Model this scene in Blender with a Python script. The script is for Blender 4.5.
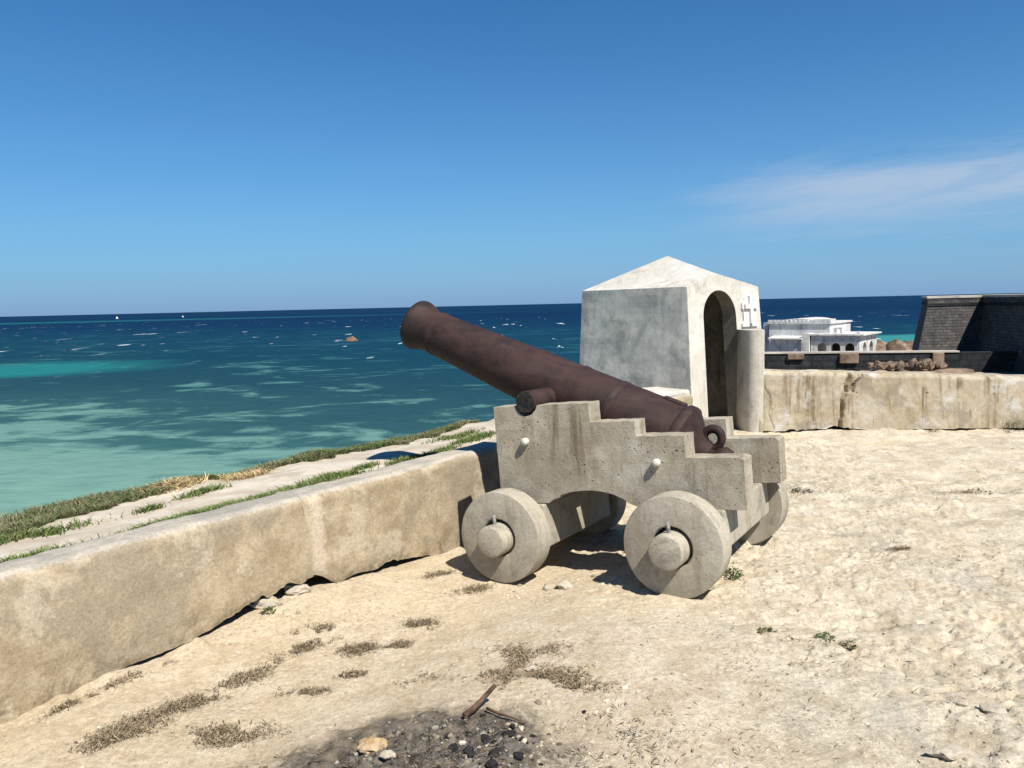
import bpy, math, random
import numpy as np
from mathutils import Matrix, Vector

for o in list(bpy.data.objects):
    bpy.data.objects.remove(o)
scene = bpy.context.scene
COL = scene.collection
R = math.radians
random.seed(4)
RNG = np.random.default_rng(7)

# ------------------------------------------------------------------ camera
FPX = 770.0
EYE = 1.6
roll = math.atan(0.0233)
pitch = math.atan((384 - 304.7) * math.cos(roll) / FPX)
cd = bpy.data.cameras.new('camera')
cam = bpy.data.objects.new('camera', cd)
COL.objects.link(cam)
cd.sensor_width = 36.0
cd.lens = 36.0 * FPX / 1024.0
cd.clip_start = 0.05
cd.clip_end = 90000.0
fw = Vector((0, math.cos(pitch), -math.sin(pitch)))
up0 = Vector((0, math.sin(pitch), math.cos(pitch)))
r0 = Vector((1, 0, 0))
rt = r0 * math.cos(roll) - up0 * math.sin(roll)
up = r0 * math.sin(roll) + up0 * math.cos(roll)
m = Matrix((rt, up, -fw)).transposed().to_4x4()
m.translation = (0, 0, EYE)
cam.matrix_world = m
scene.camera = cam

# ------------------------------------------------------------------ sky, sun, exposure
SUN = Vector((0.310, -0.516, 0.799)).normalized()
SUN_EL = math.asin(SUN.z)
SUN_AZ = math.atan2(SUN.x, SUN.y)
SKY_STRENGTH = 0.05
SUN_STRENGTH = 5.0
scene.view_settings.view_transform = 'Standard'
scene.view_settings.look = 'None'
scene.view_settings.gamma = 1.0
scene.view_settings.use_curve_mapping = False
scene.view_settings.exposure = 0.62

sd = bpy.data.lights.new('sun', 'SUN')
sd.energy = SUN_STRENGTH
sd.angle = R(0.53)
sd.color = (1.0, 0.955, 0.88)
so = bpy.data.objects.new('sun', sd)
COL.objects.link(so)
so.rotation_euler = SUN.to_track_quat('Z', 'Y').to_euler()
so.location = (4, -6, 12)

world = bpy.data.worlds.new('World')
scene.world = world
world.use_nodes = True
wt = world.node_tree
wt.nodes.clear()


class NT:
    """small helper for node trees"""
    def __init__(self, tree):
        self.t = tree

    def n(self, typ, ins=None, **props):
        nd = self.t.nodes.new(typ)
        for k, v in props.items():
            setattr(nd, k, v)
        if ins:
            for k, v in ins.items():
                self.set(nd.inputs[k], v)
        return nd

    def set(self, sock, v):
        if isinstance(v, bpy.types.NodeSocket):
            self.t.links.new(v, sock)
        else:
            if hasattr(sock.default_value, '__len__') and not hasattr(v, '__len__'):
                v = [v] * len(sock.default_value)
            if hasattr(v, '__len__') and len(sock.default_value) == 4 and len(v) == 3:
                v = (*v, 1.0)
            sock.default_value = v

    def math(self, op, a, b=0.0, c=0.0, clamp=False):
        nd = self.n('ShaderNodeMath', {0: a, 1: b, 2: c}, operation=op)
        nd.use_clamp = clamp
        return nd.outputs[0]

    def vmath(self, op, a, b=(0, 0, 0)):
        nd = self.n('ShaderNodeVectorMath', {0: a, 1: b}, operation=op)
        return nd.outputs['Value'] if op in ('DOT_PRODUCT', 'LENGTH', 'DISTANCE') else nd.outputs[0]

    def noise(self, vec, scale, detail=4, rough=0.55, dist=0.0, out='Fac'):
        nd = self.n('ShaderNodeTexNoise', {'Vector': vec, 'Scale': scale, 'Detail': detail,
                                           'Roughness': rough, 'Distortion': dist})
        return nd.outputs[out]

    def ss(self, v, a, b, lo=0.0, hi=1.0):
        nd = self.n('ShaderNodeMapRange', {0: v, 1: a, 2: b, 3: lo, 4: hi}, interpolation_type='SMOOTHSTEP')
        return nd.outputs[0]

    def lin(self, v, a, b, lo=0.0, hi=1.0):
        nd = self.n('ShaderNodeMapRange', {0: v, 1: a, 2: b, 3: lo, 4: hi})
        return nd.outputs[0]

    def mix(self, fac, a, b, mode='MIX'):
        nd = self.n('ShaderNodeMix', data_type='RGBA', blend_type=mode)
        self.set(nd.inputs[0], fac)
        self.set(nd.inputs[6], a)
        self.set(nd.inputs[7], b)
        return nd.outputs[2]

    def scale(self, vec, s):
        return self.n('ShaderNodeMapping', {'Vector': vec, 'Scale': s}).outputs[0]

    def ramp(self, fac, stops):
        nd = self.n('ShaderNodeValToRGB', {0: fac})
        cr = nd.color_ramp
        while len(cr.elements) < len(stops):
            cr.elements.new(0.5)
        for e, (p, c) in zip(cr.elements, stops):
            e.position = p
            e.color = (*c, 1.0)
        return nd.outputs[0]


w = NT(wt)
sky = w.n('ShaderNodeTexSky', sky_type='NISHITA')
sky.sun_disc = False
sky.sun_elevation = SUN_EL
sky.sun_rotation = SUN_AZ
sky.altitude = 0
sky.air_density = 1.0
sky.dust_density = 0.0
sky.ozone_density = 2.2
tc = w.n('ShaderNodeTexCoord').outputs['Generated']
dirn = w.vmath('NORMALIZE', tc)
sx = w.n('ShaderNodeSeparateXYZ', {0: dirn})
dx, dy, dz = sx.outputs
az = w.math('ARCTAN2', dx, dy)
el = w.math('ARCSINE', dz)
cv = w.n('ShaderNodeCombineXYZ', {0: w.math('MULTIPLY', az, 4.0),
                                  1: w.math('MULTIPLY', w.math('SUBTRACT', el, w.math('MULTIPLY', az, 0.06)), 26.0), 2: 0.0}).outputs[0]
n1 = w.noise(cv, 1.1, 7, 0.62, 0.8)
n2 = w.noise(w.vmath('ADD', cv, (7.3, 2.1, 0)), 4.0, 6, 0.65, 0.5)
wisp = w.math('ADD', w.math('MULTIPLY', n1, 0.75), w.math('MULTIPLY', n2, 0.25))
# cirrus bank: from the right third of the view onwards, low over the sea
elc = w.math('SUBTRACT', el, w.math('MULTIPLY', az, 0.03))
band = w.math('MULTIPLY', w.ss(elc, R(2.4), R(5.6)), w.ss(elc, R(10.6), R(6.6)))
bank = w.math('MULTIPLY', band, w.ss(az, R(4), R(25)))
bank = w.math('MULTIPLY', bank, w.ss(az, R(150), R(90)))
veil = w.math('MULTIPLY', w.math('MULTIPLY', w.ss(el, R(0.5), R(3.2)), w.ss(el, R(6.5), R(3.5))), w.ss(az, R(-8), R(24)))
thr = w.math('SUBTRACT', 0.60, w.math('ADD', w.math('MULTIPLY', bank, 0.42), w.math('MULTIPLY', veil, 0.12)))
cl = w.math('DIVIDE', w.math('SUBTRACT', wisp, thr), 0.38, clamp=True)
cl = w.math('MULTIPLY', cl, w.math('MAXIMUM', bank, w.math('MULTIPLY', veil, 0.7)))
cl = w.math('MULTIPLY', cl, 0.68)
skyc = w.mix(1.0, sky.outputs[0], (0.22, 0.86, 1.38), 'MULTIPLY')
# sea haze low over the horizon, the same all round
elp = w.math('MAXIMUM', el, 0.0)
hz1 = w.math('EXPONENT', w.math('MULTIPLY', elp, -6.5))
skyc = w.mix(w.math('MULTIPLY', hz1, 0.78), skyc, (4.5, 7.0, 9.9))
hz2 = w.math('EXPONENT', w.math('MULTIPLY', elp, -20.0))
skyc = w.mix(w.math('MULTIPLY', hz2, 0.85), skyc, (2.75, 4.55, 7.6))
skyc = w.mix(cl, skyc, (6.6, 7.8, 9.6))
bg = w.n('ShaderNodeBackground', {0: skyc, 1: SKY_STRENGTH})
wo = w.n('ShaderNodeOutputWorld')
wt.links.new(bg.outputs[0], wo.inputs[0])


# ------------------------------------------------------------------ numeric noise
def _h(ix, iy, iz, seed):
    n = (ix * 374761393 + iy * 668265263 + iz * 2147483647 % 4294967291 + seed * 1446653) & 0xffffffff
    n = ((n ^ (n >> 13)) * 1274126177) & 0xffffffff
    n = ((n ^ (n >> 15)) * 2246822519) & 0xffffffff
    return ((n ^ (n >> 16)) & 0xffff) / 65535.0


def vnoise(x, y, z=0.0, seed=0):
    x, y, z = np.broadcast_arrays(np.asarray(x, float), np.asarray(y, float), np.asarray(z, float))
    ix, iy, iz = [np.floor(a).astype(np.int64) for a in (x, y, z)]
    fx, fy, fz = x - ix, y - iy, z - iz
    fx, fy, fz = [a * a * (3 - 2 * a) for a in (fx, fy, fz)]
    v = 0
    for a in (0, 1):
        for b in (0, 1):
            for c in (0, 1):
                wgt = (fx if a else 1 - fx) * (fy if b else 1 - fy) * (fz if c else 1 - fz)
                v = v + wgt * _h(ix + a, iy + b, iz + c, seed)
    return v * 2 - 1


def fbm(x, y, z=0.0, oct=4, seed=0, gain=0.5):
    s, a = 0, 1.0
    for i in range(oct):
        s = s + a * vnoise(np.asarray(x) * 2 ** i, np.asarray(y) * 2 ** i, np.asarray(z) * 2 ** i, seed + i)
        a *= gain
    return s


def sstep(a, b, x):
    t = np.clip((np.asarray(x, float) - a) / (b - a), 0, 1)
    return t * t * (3 - 2 * t)


# ------------------------------------------------------------------ object helpers
def mesh(name, verts, faces, mat=None, smooth=False):
    me = bpy.data.meshes.new(name)
    me.from_pydata([tuple(map(float, v)) for v in verts], [], [tuple(int(i) for i in f) for f in faces])
    me.update()
    if smooth:
        me.polygons.foreach_set('use_smooth', [True] * len(me.polygons))
    if mat:
        me.materials.append(mat)
    return me


def fastmesh(name, verts, quads, mat, smooth=True):
    """numpy quads/tris to mesh; quads (N,4) or tris (N,3)"""
    me = bpy.data.meshes.new(name)
    verts = np.asarray(verts, np.float32)
    quads = np.asarray(quads, np.int32)
    k = quads.shape[1]
    me.vertices.add(len(verts))
    me.vertices.foreach_set('co', verts.ravel())
    me.loops.add(quads.size)
    me.loops.foreach_set('vertex_index', quads.ravel())
    me.polygons.add(len(quads))
    me.polygons.foreach_set('loop_start', np.arange(0, quads.size, k, dtype=np.int32))
    me.polygons.foreach_set('use_smooth', np.full(len(quads), smooth))
    me.update(calc_edges=True)
    me.validate()
    if mat:
        me.materials.append(mat)
    return me


def obj(name, me, parent=None, loc=(0, 0, 0), rotz=0.0, **props):
    o = bpy.data.objects.new(name, me)
    COL.objects.link(o)
    o.location = loc
    o.rotation_euler = (0, 0, rotz)
    if parent:
        o.parent = parent
    for k, v in props.items():
        o[k] = v
    return o


def smooth_by_angle(o, ang=35):
    me = o.data
    me.polygons.foreach_set('use_smooth', [True] * len(me.polygons))
    me.set_sharp_from_angle(angle=R(ang))


def bevel(o, wd=0.008, seg=2, ang=35):
    b = o.modifiers.new('bevel', 'BEVEL')
    b.width = wd
    b.segments = seg
    b.limit_method = 'ANGLE'
    b.angle_limit = R(ang)
    return o


def extrude_poly(pts, y0, y1, axis='y'):
    """closed outline pts (a,b) extruded; axis y -> (a, y, b); axis z -> (a, b, z)"""
    n = len(pts)
    f = (lambda a, b, c: (a, c, b)) if axis == 'y' else (lambda a, b, c: (a, b, c))
    v = [f(a, b, y0) for a, b in pts] + [f(a, b, y1) for a, b in pts]
    faces = [tuple(range(n)), tuple(range(2 * n - 1, n - 1, -1))]
    for i in range(n):
        j = (i + 1) % n
        faces.append((j, i, n + i, n + j))
    return v, faces


def fixn(me):
    import bmesh
    bm = bmesh.new()
    bm.from_mesh(me)
    bmesh.ops.recalc_face_normals(bm, faces=bm.faces)
    bm.to_mesh(me)
    bm.free()
    return me


def lathe(profile, seg=48, closed=True, wob=0.0, seed=0):
    """profile (s, r) revolved about local X axis; returns verts, faces"""
    v, f = [], []
    k = len(profile)
    for i in range(seg):
        a = 2 * math.pi * i / seg
        for (s, r) in profile:
            rr = r * (1 + wob * float(fbm(math.cos(a) * 1.7 + 5, math.sin(a) * 1.7 + 5, s * 6, 3, seed)))
            v.append((s, rr * math.cos(a), rr * math.sin(a)))
    for i in range(seg):
        j = (i + 1) % seg
        for p in range(k - 1 if not closed else k):
            q = (p + 1) % k
            f.append((i * k + p, i * k + q, j * k + q, j * k + p))
    return v, f


def box(x0, x1, y0, y1, z0, z1):
    v = [(x0, y0, z0), (x1, y0, z0), (x1, y1, z0), (x0, y1, z0), (x0, y0, z1), (x1, y0, z1), (x1, y1, z1), (x0, y1, z1)]
    f = [(0, 3, 2, 1), (4, 5, 6, 7), (0, 1, 5, 4), (1, 2, 6, 5), (2, 3, 7, 6), (3, 0, 4, 7)]
    return v, f


def gridfaces(nu, nv):
    i, j = np.meshgrid(np.arange(nu - 1), np.arange(nv - 1), indexing='ij')
    a = i * nv + j
    return np.stack([a, a + nv, a + nv + 1, a + 1], -1).reshape(-1, 4)


# ------------------------------------------------------------------ materials
def new_mat(name):
    mt = bpy.data.materials.new(name)
    mt.use_nodes = True
    mt.node_tree.nodes.clear()
    t = NT(mt.node_tree)
    out = t.n('ShaderNodeOutputMaterial')
    bs = t.n('ShaderNodeBsdfPrincipled')
    mt.node_tree.links.new(bs.outputs[0], out.inputs[0])
    return mt, t, bs


def bump(t, bs, h, strength=0.4, dist=0.02):
    b = t.n('ShaderNodeBump', {'Strength': strength, 'Distance': dist, 'Height': h})
    t.set(bs.inputs['Normal'], b.outputs[0])


def concrete(name, c_lo, c_hi, c_stain, streak=0.5, scale=1.0, bstr=0.5, pits=0.5, coord='Object', lines=None,
             blotch=None, spec=0.15, c_light=None):
    mt, t, bs = new_mat(name)
    if coord == 'World':
        p = t.n('ShaderNodeNewGeometry').outputs['Position']
    else:
        p = t.n('ShaderNodeTexCoord').outputs['Object']
    p = t.scale(p, (scale, scale, scale))
    big = t.noise(p, 1.6, 5, 0.6, 0.3)
    mid = t.noise(p, 9.0, 6, 0.65, 0.2)
    fine = t.noise(p, 70.0, 5, 0.7)
    st = t.noise(t.scale(p, (7, 7, 0.55)), 1.3, 6, 0.62, 0.4)
    col = t.mix(t.ss(t.math('ADD', t.math('MULTIPLY', big, 0.5), t.math('MULTIPLY', mid, 0.5)), 0.36, 0.64), c_lo, c_hi)
    sm = t.math('MULTIPLY', t.ss(st, 0.47, 0.68), streak)
    sm = t.math('MULTIPLY', sm, t.ss(t.noise(p, 2.3, 4, 0.6, 0.0), 0.38, 0.6))
    col = t.mix(sm, col, c_stain)
    if c_light:
        lm = t.ss(t.noise(t.vmath('ADD', p, (3.1, 8.2, 1.4)), 2.6, 8, 0.68, 0.12), 0.50, 0.68)
        col = t.mix(t.math('MULTIPLY', lm, 0.75), col, c_light)
    if blotch:
        bm_ = t.ss(t.noise(t.vmath('ADD', p, (13.1, 4.2, 7.7)), blotch[1], 6, 0.7, 0.6), blotch[2], blotch[3])
        col = t.mix(t.math('MULTIPLY', bm_, blotch[4]), col, blotch[0])
    vor = t.n('ShaderNodeTexVoronoi', {'Vector': t.vmath('ADD', p, t.scale(t.noise(p, 30, 2, 0.5, 0, 'Color'), (0.03, 0.03, 0.03))), 'Scale': 40.0})
    pit = t.ss(vor.outputs['Distance'], 0.24, 0.10)
    pit = t.math('MULTIPLY', pit, t.ss(t.noise(p, 6.0, 3, 0.6), 0.50, 0.60))
    pit = t.math('MULTIPLY', pit, pits)
    col = t.mix(pit, col, (0.035, 0.03, 0.025))
    if lines:
        sp = t.n('ShaderNodeSeparateXYZ', {0: p})
        zz = t.math('ADD', sp.outputs[2], t.math('MULTIPLY', t.math('SUBTRACT', mid, 0.5), 0.02))
        lm = None
        for z0 in lines:
            l = t.ss(t.math('ABSOLUTE', t.math('SUBTRACT', zz, z0)), 0.008, 0.0)
            lm = l if lm is None else t.math('MAXIMUM', lm, l)
        lm = t.math('MULTIPLY', lm, t.ss(big, 0.35, 0.6))
        col = t.mix(t.math('MULTIPLY', lm, 0.4), col, c_stain)
    col = t.mix(0.35, col, t.mix(t.ss(fine, 0.3, 0.7), (0.55, 0.55, 0.55), (1.25, 1.25, 1.25)), 'MULTIPLY')
    t.set(bs.inputs['Base Color'], col)
    bs.inputs['Roughness'].default_value = 0.92
    bs.inputs['Specular IOR Level'].default_value = spec
    h = t.math('ADD', t.math('MULTIPLY', mid, 0.6), t.math('MULTIPLY', fine, 0.25))
    h = t.math('SUBTRACT', h, t.math('MULTIPLY', pit, 0.5))
    bump(t, bs, h, bstr, 0.02)
    return mt


def simple(name, col, rough=0.8, var=0.25, scale=8.0, bstr=0.3, spec=0.2, metallic=0.0):
    mt, t, bs = new_mat(name)
    p = t.n('ShaderNodeTexCoord').outputs['Object']
    nz = t.noise(p, scale, 6, 0.65, 0.2)
    lo = tuple(c * (1 - var) for c in col)
    hi = tuple(min(1, c * (1 + var)) for c in col)
    t.set(bs.inputs['Base Color'], t.mix(t.ss(nz, 0.3, 0.7), lo, hi))
    bs.inputs['Roughness'].default_value = rough
    bs.inputs['Specular IOR Level'].default_value = spec
    bs.inputs['Metallic'].default_value = metallic
    bump(t, bs, nz, bstr, 0.02)
    return mt


def attr_mat(name, rough=0.8, trans=0.0):
    mt, t, bs = new_mat(name)
    a = t.n('ShaderNodeAttribute', attribute_name='tint', attribute_type='GEOMETRY')
    t.set(bs.inputs['Base Color'], a.outputs['Color'])
    bs.inputs['Roughness'].default_value = rough
    bs.inputs['Specular IOR Level'].default_value = 0.15
    return mt


def set_tint(me, cols):
    a = me.color_attributes.new('tint', 'FLOAT_COLOR', 'POINT')
    c = np.ones((len(me.vertices), 4), np.float32)
    c[:, :3] = cols
    a.data.foreach_set('color', c.ravel())


M_CARR = concrete('carriage_concrete', (0.28, 0.24, 0.175), (0.43, 0.385, 0.30), (0.14, 0.105, 0.065), 0.9, 1.0, 0.45, 1.0,
                  lines=(0.915, 0.71), c_light=(0.48, 0.445, 0.36))
M_WHEEL = concrete('wheel_concrete', (0.30, 0.265, 0.20), (0.40, 0.36, 0.285), (0.17, 0.14, 0.095), 0.5, 1.0, 0.3, 0.5,
                   blotch=((0.19, 0.175, 0.145), 5.0, 0.53, 0.66, 0.6))


def lwall_mat():
    mt, t, bs = new_mat('parapet_render')
    p = t.n('ShaderNodeNewGeometry').outputs['Position']
    nz_ = t.n('ShaderNodeSeparateXYZ', {0: t.n('ShaderNodeNewGeometry').outputs['Normal']}).outputs[2]
    zz = t.n('ShaderNodeSeparateXYZ', {0: p}).outputs[2]
    mid = t.noise(p, 7.0, 8, 0.7, 0.3)
    fine = t.noise(p, 60.0, 6, 0.75)
    col = t.mix(t.ss(mid, 0.36, 0.64), (0.30, 0.235, 0.15), (0.41, 0.335, 0.23))
    z1 = t.ss(t.noise(t.scale(p, (1, 1, 0.8)), 1.15, 8, 0.66, 0.25), 0.49, 0.53)
    col = t.mix(t.math('MULTIPLY', z1, 0.8), col, t.mix(mid, (0.255, 0.21, 0.145), (0.33, 0.28, 0.20)))
    z2 = t.ss(t.noise(t.vmath('ADD', p, (5.1, 2.2, 8.3)), 2.4, 9, 0.70, 0.25), 0.545, 0.60)
    col = t.mix(t.math('MULTIPLY', z2, 0.7), col, (0.47, 0.40, 0.295))
    st = t.ss(t.noise(t.scale(p, (6, 6, 0.5)), 1.4, 6, 0.65, 0.5), 0.55, 0.72)
    col = t.mix(t.math('MULTIPLY', st, 0.35), col, (0.22, 0.175, 0.115))
    # old repair: a pale vertical streak at the joint
    sd_ = t.vmath('DOT_PRODUCT', p, (0.6388, 0.7693, 0.0))
    dj = t.math('ABSOLUTE', t.math('SUBTRACT', sd_, t.math('ADD', 2.665, t.math('MULTIPLY', t.math('SUBTRACT', mid, 0.5), 0.16))))
    col = t.mix(t.math('MULTIPLY', t.ss(dj, 0.075, 0.02), 0.65), col, (0.56, 0.48, 0.37))
    # lichen at the foot, bleached plaster on the flat top
    li_ = t.math('MULTIPLY', t.ss(t.noise(p, 5.0, 8, 0.75, 0.6), 0.48, 0.6), t.ss(zz, 0.12, -0.06))
    col = t.mix(t.math('MULTIPLY', li_, 0.65), col, (0.12, 0.10, 0.065))
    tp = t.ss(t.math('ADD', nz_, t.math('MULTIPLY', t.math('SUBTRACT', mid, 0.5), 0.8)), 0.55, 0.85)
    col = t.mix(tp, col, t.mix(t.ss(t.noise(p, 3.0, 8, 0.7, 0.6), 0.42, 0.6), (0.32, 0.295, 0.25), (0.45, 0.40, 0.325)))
    col = t.mix(0.6, col, t.mix(t.ss(fine, 0.3, 0.7), (0.66, 0.65, 0.63), (1.22, 1.22, 1.22)), 'MULTIPLY')
    gr_ = t.noise(p, 180.0, 3, 0.7)
    col = t.mix(0.6, col, t.mix(t.ss(gr_, 0.3, 0.7), (0.8, 0.79, 0.77), (1.14, 1.14, 1.14)), 'MULTIPLY')
    t.set(bs.inputs['Base Color'], col)
    bs.inputs['Roughness'].default_value = 0.93
    bs.inputs['Specular IOR Level'].default_value = 0.1
    bump(t, bs, t.math('ADD', t.math('MULTIPLY', mid, 0.5), t.math('MULTIPLY', fine, 0.45)), 0.5, 0.02)
    return mt


M_LWALL = lwall_mat()
M_RWALL = concrete('terrace_wall_render', (0.33, 0.265, 0.17), (0.44, 0.38, 0.28), (0.15, 0.11, 0.065), 0.95, 1.5, 0.4, 0.3,
                   coord='World', c_light=(0.52, 0.505, 0.47), blotch=((0.24, 0.205, 0.155), 2.2, 0.50, 0.62, 0.7))
M_GREY = concrete('grey_cement', (0.47, 0.445, 0.38), (0.68, 0.64, 0.55), (0.28, 0.265, 0.23), 0.4, 1.0, 0.06, 0.15,
                  coord='World', blotch=((0.24, 0.235, 0.215), 3.0, 0.48, 0.66, 0.65))
M_WHITE = concrete('limewash', (0.48, 0.445, 0.375), (0.57, 0.545, 0.49), (0.29, 0.245, 0.18), 0.5, 1.0, 0.2, 0.15,
                   coord='World', blotch=((0.30, 0.28, 0.24), 3.4, 0.55, 0.70, 0.6), c_light=(0.585, 0.57, 0.52))
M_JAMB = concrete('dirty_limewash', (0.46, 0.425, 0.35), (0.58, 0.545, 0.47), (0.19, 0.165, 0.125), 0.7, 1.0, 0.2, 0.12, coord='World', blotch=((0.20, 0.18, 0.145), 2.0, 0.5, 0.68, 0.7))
M_PLAQUE = simple('fresh_limewash', (0.62, 0.61, 0.58), 0.85, 0.08, 20, 0.1)
M_INSIDE = concrete('dark_inner_plaster', (0.13, 0.12, 0.10), (0.24, 0.215, 0.175), (0.055, 0.05, 0.045), 0.7, 1.0, 0.25, 0.1, coord='World')  # dark plaster; carries the painted shade of the arch reveal


def rust_mat():
    mt, t, bs = new_mat('rusted_iron')
    p = t.n('ShaderNodeTexCoord').outputs['Object']
    a = t.noise(p, 5.0, 6, 0.65, 0.4)
    b = t.noise(p, 45.0, 5, 0.7)
    c = t.noise(t.scale(p, (0.6, 6, 6)), 2.0, 5, 0.6, 0.3)
    col = t.mix(t.ss(a, 0.35, 0.68), (0.020, 0.012, 0.0105), (0.046, 0.0235, 0.0195))
    col = t.mix(t.math('MULTIPLY', t.ss(c, 0.5, 0.72), 0.55), col, (0.056, 0.033, 0.029))
    col = t.mix(t.math('MULTIPLY', t.ss(b, 0.55, 0.75), 0.45), col, (0.022, 0.014, 0.013))
    t.set(bs.inputs['Base Color'], col)
    t.set(bs.inputs['Roughness'], t.lin(a, 0.3, 0.7, 0.55, 0.78))
    bs.inputs['Specular IOR Level'].default_value = 0.25
    bump(t, bs, t.math('ADD', t.math('MULTIPLY', b, 0.6), a), 0.5, 0.006)
    return mt


M_RUST = rust_mat()
M_IRON = simple('grey_weathered_iron', (0.24, 0.23, 0.21), 0.6, 0.4, 40, 0.4, 0.4)
M_BOLT = simple('pale_bolt_cement', (0.50, 0.47, 0.40), 0.9, 0.15, 30, 0.3)
M_STICK = simple('bare_wood', (0.50, 0.37, 0.20), 0.8, 0.25, 25, 0.3)
M_CHARWOOD = simple('scorched_wood', (0.10, 0.060, 0.038), 0.85, 0.6, 16, 0.6)
M_STONE = concrete('coral_stone', (0.40, 0.34, 0.25), (0.56, 0.50, 0.40), (0.24, 0.19, 0.13), 0.4, 4.0, 0.8, 0.6)
M_OSTONE = concrete('ochre_stone', (0.42, 0.26, 0.12), (0.56, 0.44, 0.28), (0.12, 0.09, 0.07), 0.5, 5.0, 0.8, 0.4)
M_CHAR = simple('charcoal', (0.028, 0.026, 0.025), 0.95, 0.6, 30, 0.8)
M_ROCKSEA = simple('sea_rock', (0.16, 0.10, 0.06), 0.95, 0.5, 0.6, 0.8)
M_GRASS = attr_mat('grass_blades')
M_LITTER = attr_mat('dry_litter')
M_GRAVEL = attr_mat('gravel_stones', 0.95)


# sand and crusty coral ground
def ground_mat():
    mt, t, bs = new_mat('sandy_terrace')
    p = t.n('ShaderNodeNewGeometry').outputs['Position']
    sp = t.n('ShaderNodeSeparateXYZ', {0: p})
    X, Y = sp.outputs[0], sp.outputs[1]
    big = t.noise(p, 0.75, 5, 0.6, 0.5)
    mid = t.noise(p, 4.5, 9, 0.74, 0.4)
    fine = t.noise(p, 42.0, 6, 0.8)
    grit = t.noise(p, 210.0, 3, 0.7)
    sand = t.mix(t.ss(mid, 0.34, 0.66), (0.48, 0.385, 0.26), (0.58, 0.49, 0.36))
    crust = t.mix(t.ss(mid, 0.38, 0.60), (0.45, 0.38, 0.275), (0.60, 0.53, 0.415))
    # loose yellow sand gathers towards the parapet, pale coral crust is bare on the right
    side = t.math('ADD', t.math('ADD', X, t.math('MULTIPLY', Y, -0.16)), t.math('MULTIPLY', t.math('SUBTRACT', big, 0.5), 3.2))
    col = t.mix(t.ss(side, -0.9, 0.9), sand, crust)
    grey = t.ss(t.noise(t.vmath('ADD', p, (4.2, 1.7, 0)), 1.7, 9, 0.78, 0.8), 0.51, 0.64)
    grey = t.math('MULTIPLY', grey, t.ss(side, -0.5, 1.2))
    col = t.mix(t.math('MULTIPLY', grey, 0.62), col, (0.385, 0.355, 0.295))
    och = t.ss(t.noise(t.vmath('ADD', p, (9.2, 3.7, 0)), 1.3, 8, 0.7, 0.6), 0.52, 0.66)
    col = t.mix(t.math('MULTIPLY', och, 0.6), col, (0.57, 0.465, 0.31))
    col = t.mix(0.9, col, t.mix(t.ss(fine, 0.30, 0.70), (0.70, 0.68, 0.64), (1.18, 1.18, 1.18)), 'MULTIPLY')
    col = t.mix(0.7, col, t.mix(t.ss(grit, 0.30, 0.70), (0.78, 0.77, 0.75), (1.16, 1.16, 1.16)), 'MULTIPLY')
    # dark specks: dead leaf crumbs, and painted-in small shadows of pits and cracks
    spk = t.ss(t.noise(p, 30.0, 6, 0.85, 0.3), 0.60, 0.66)
    spk = t.math('MULTIPLY', spk, t.ss(t.noise(p, 1.9, 5, 0.7), 0.44, 0.60))
    spk2 = t.ss(t.noise(t.scale(p, (1.0, 1.7, 1.0)), 11.0, 8, 0.8, 0.8), 0.625, 0.665)
    spk2 = t.math('MULTIPLY', spk2, t.ss(side, -0.4, 0.9))
    spk = t.math('MAXIMUM', t.math('MULTIPLY', spk, 0.7), spk2)
    col = t.mix(t.math('MULTIPLY', spk, 0.75), col, (0.17, 0.13, 0.085))
    # burnt patch of a camp fire
    d = t.vmath('SUBTRACT', p, (-0.40, 2.62, 0))
    d = t.vmath('LENGTH', t.vmath('MULTIPLY', d, (0.80, 1.15, 0.0)))
    d = t.math('ADD', d, t.math('MULTIPLY', t.math('SUBTRACT', t.noise(p, 5.0, 6, 0.7, 0.6), 0.5), 0.55))
    ash = t.math('MULTIPLY', t.ss(d, 0.50, 0.34), t.ss(t.noise(p, 13, 8, 0.8, 0.3), 0.34, 0.46))
    ashc = t.mix(t.ss(t.noise(p, 16, 6, 0.75, 0.5), 0.38, 0.66), (0.024, 0.022, 0.020), (0.15, 0.14, 0.125))
    col = t.mix(t.math('MULTIPLY', ash, 0.96), col, ashc)
    soot = t.math('MULTIPLY', t.math('MULTIPLY', t.ss(d, 0.70, 0.40), t.ss(t.noise(p, 9, 8, 0.8, 0.3), 0.40, 0.60)), 0.55)
    col = t.mix(soot, col, (0.24, 0.19, 0.13))
    t.set(bs.inputs['Base Color'], col)
    bs.inputs['Roughness'].default_value = 0.97
    bs.inputs['Specular IOR Level'].default_value = 0.08
    h = t.math('ADD', t.math('MULTIPLY', mid, 0.5), t.math('ADD', t.math('MULTIPLY', fine, 0.55), t.math('MULTIPLY', grit, 0.18)))
    h = t.math('SUBTRACT', h, t.math('MULTIPLY', spk, 0.35))
    bump(t, bs, h, 0.8, 0.022)
    return mt


M_GROUND = ground_mat()


def slope_mat():
    mt, t, bs = new_mat('pale_path_soil')
    p = t.n('ShaderNodeNewGeometry').outputs['Position']
    mid = t.noise(p, 3.0, 6, 0.65, 0.4)
    fine = t.noise(p, 40.0, 5, 0.7)
    col = t.mix(t.ss(mid, 0.35, 0.65), (0.38, 0.32, 0.24), (0.52, 0.465, 0.38))
    col = t.mix(t.math('MULTIPLY', t.ss(fine, 0.6, 0.75), 0.5), col, (0.26, 0.22, 0.15))
    t.set(bs.inputs['Base Color'], col)
    bs.inputs['Roughness'].default_value = 0.95
    bs.inputs['Specular IOR Level'].default_value = 0.08
    bump(t, bs, t.math('ADD', mid, t.math('MULTIPLY', fine, 0.6)), 0.5, 0.02)
    return mt


M_SLOPE = slope_mat()


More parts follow.
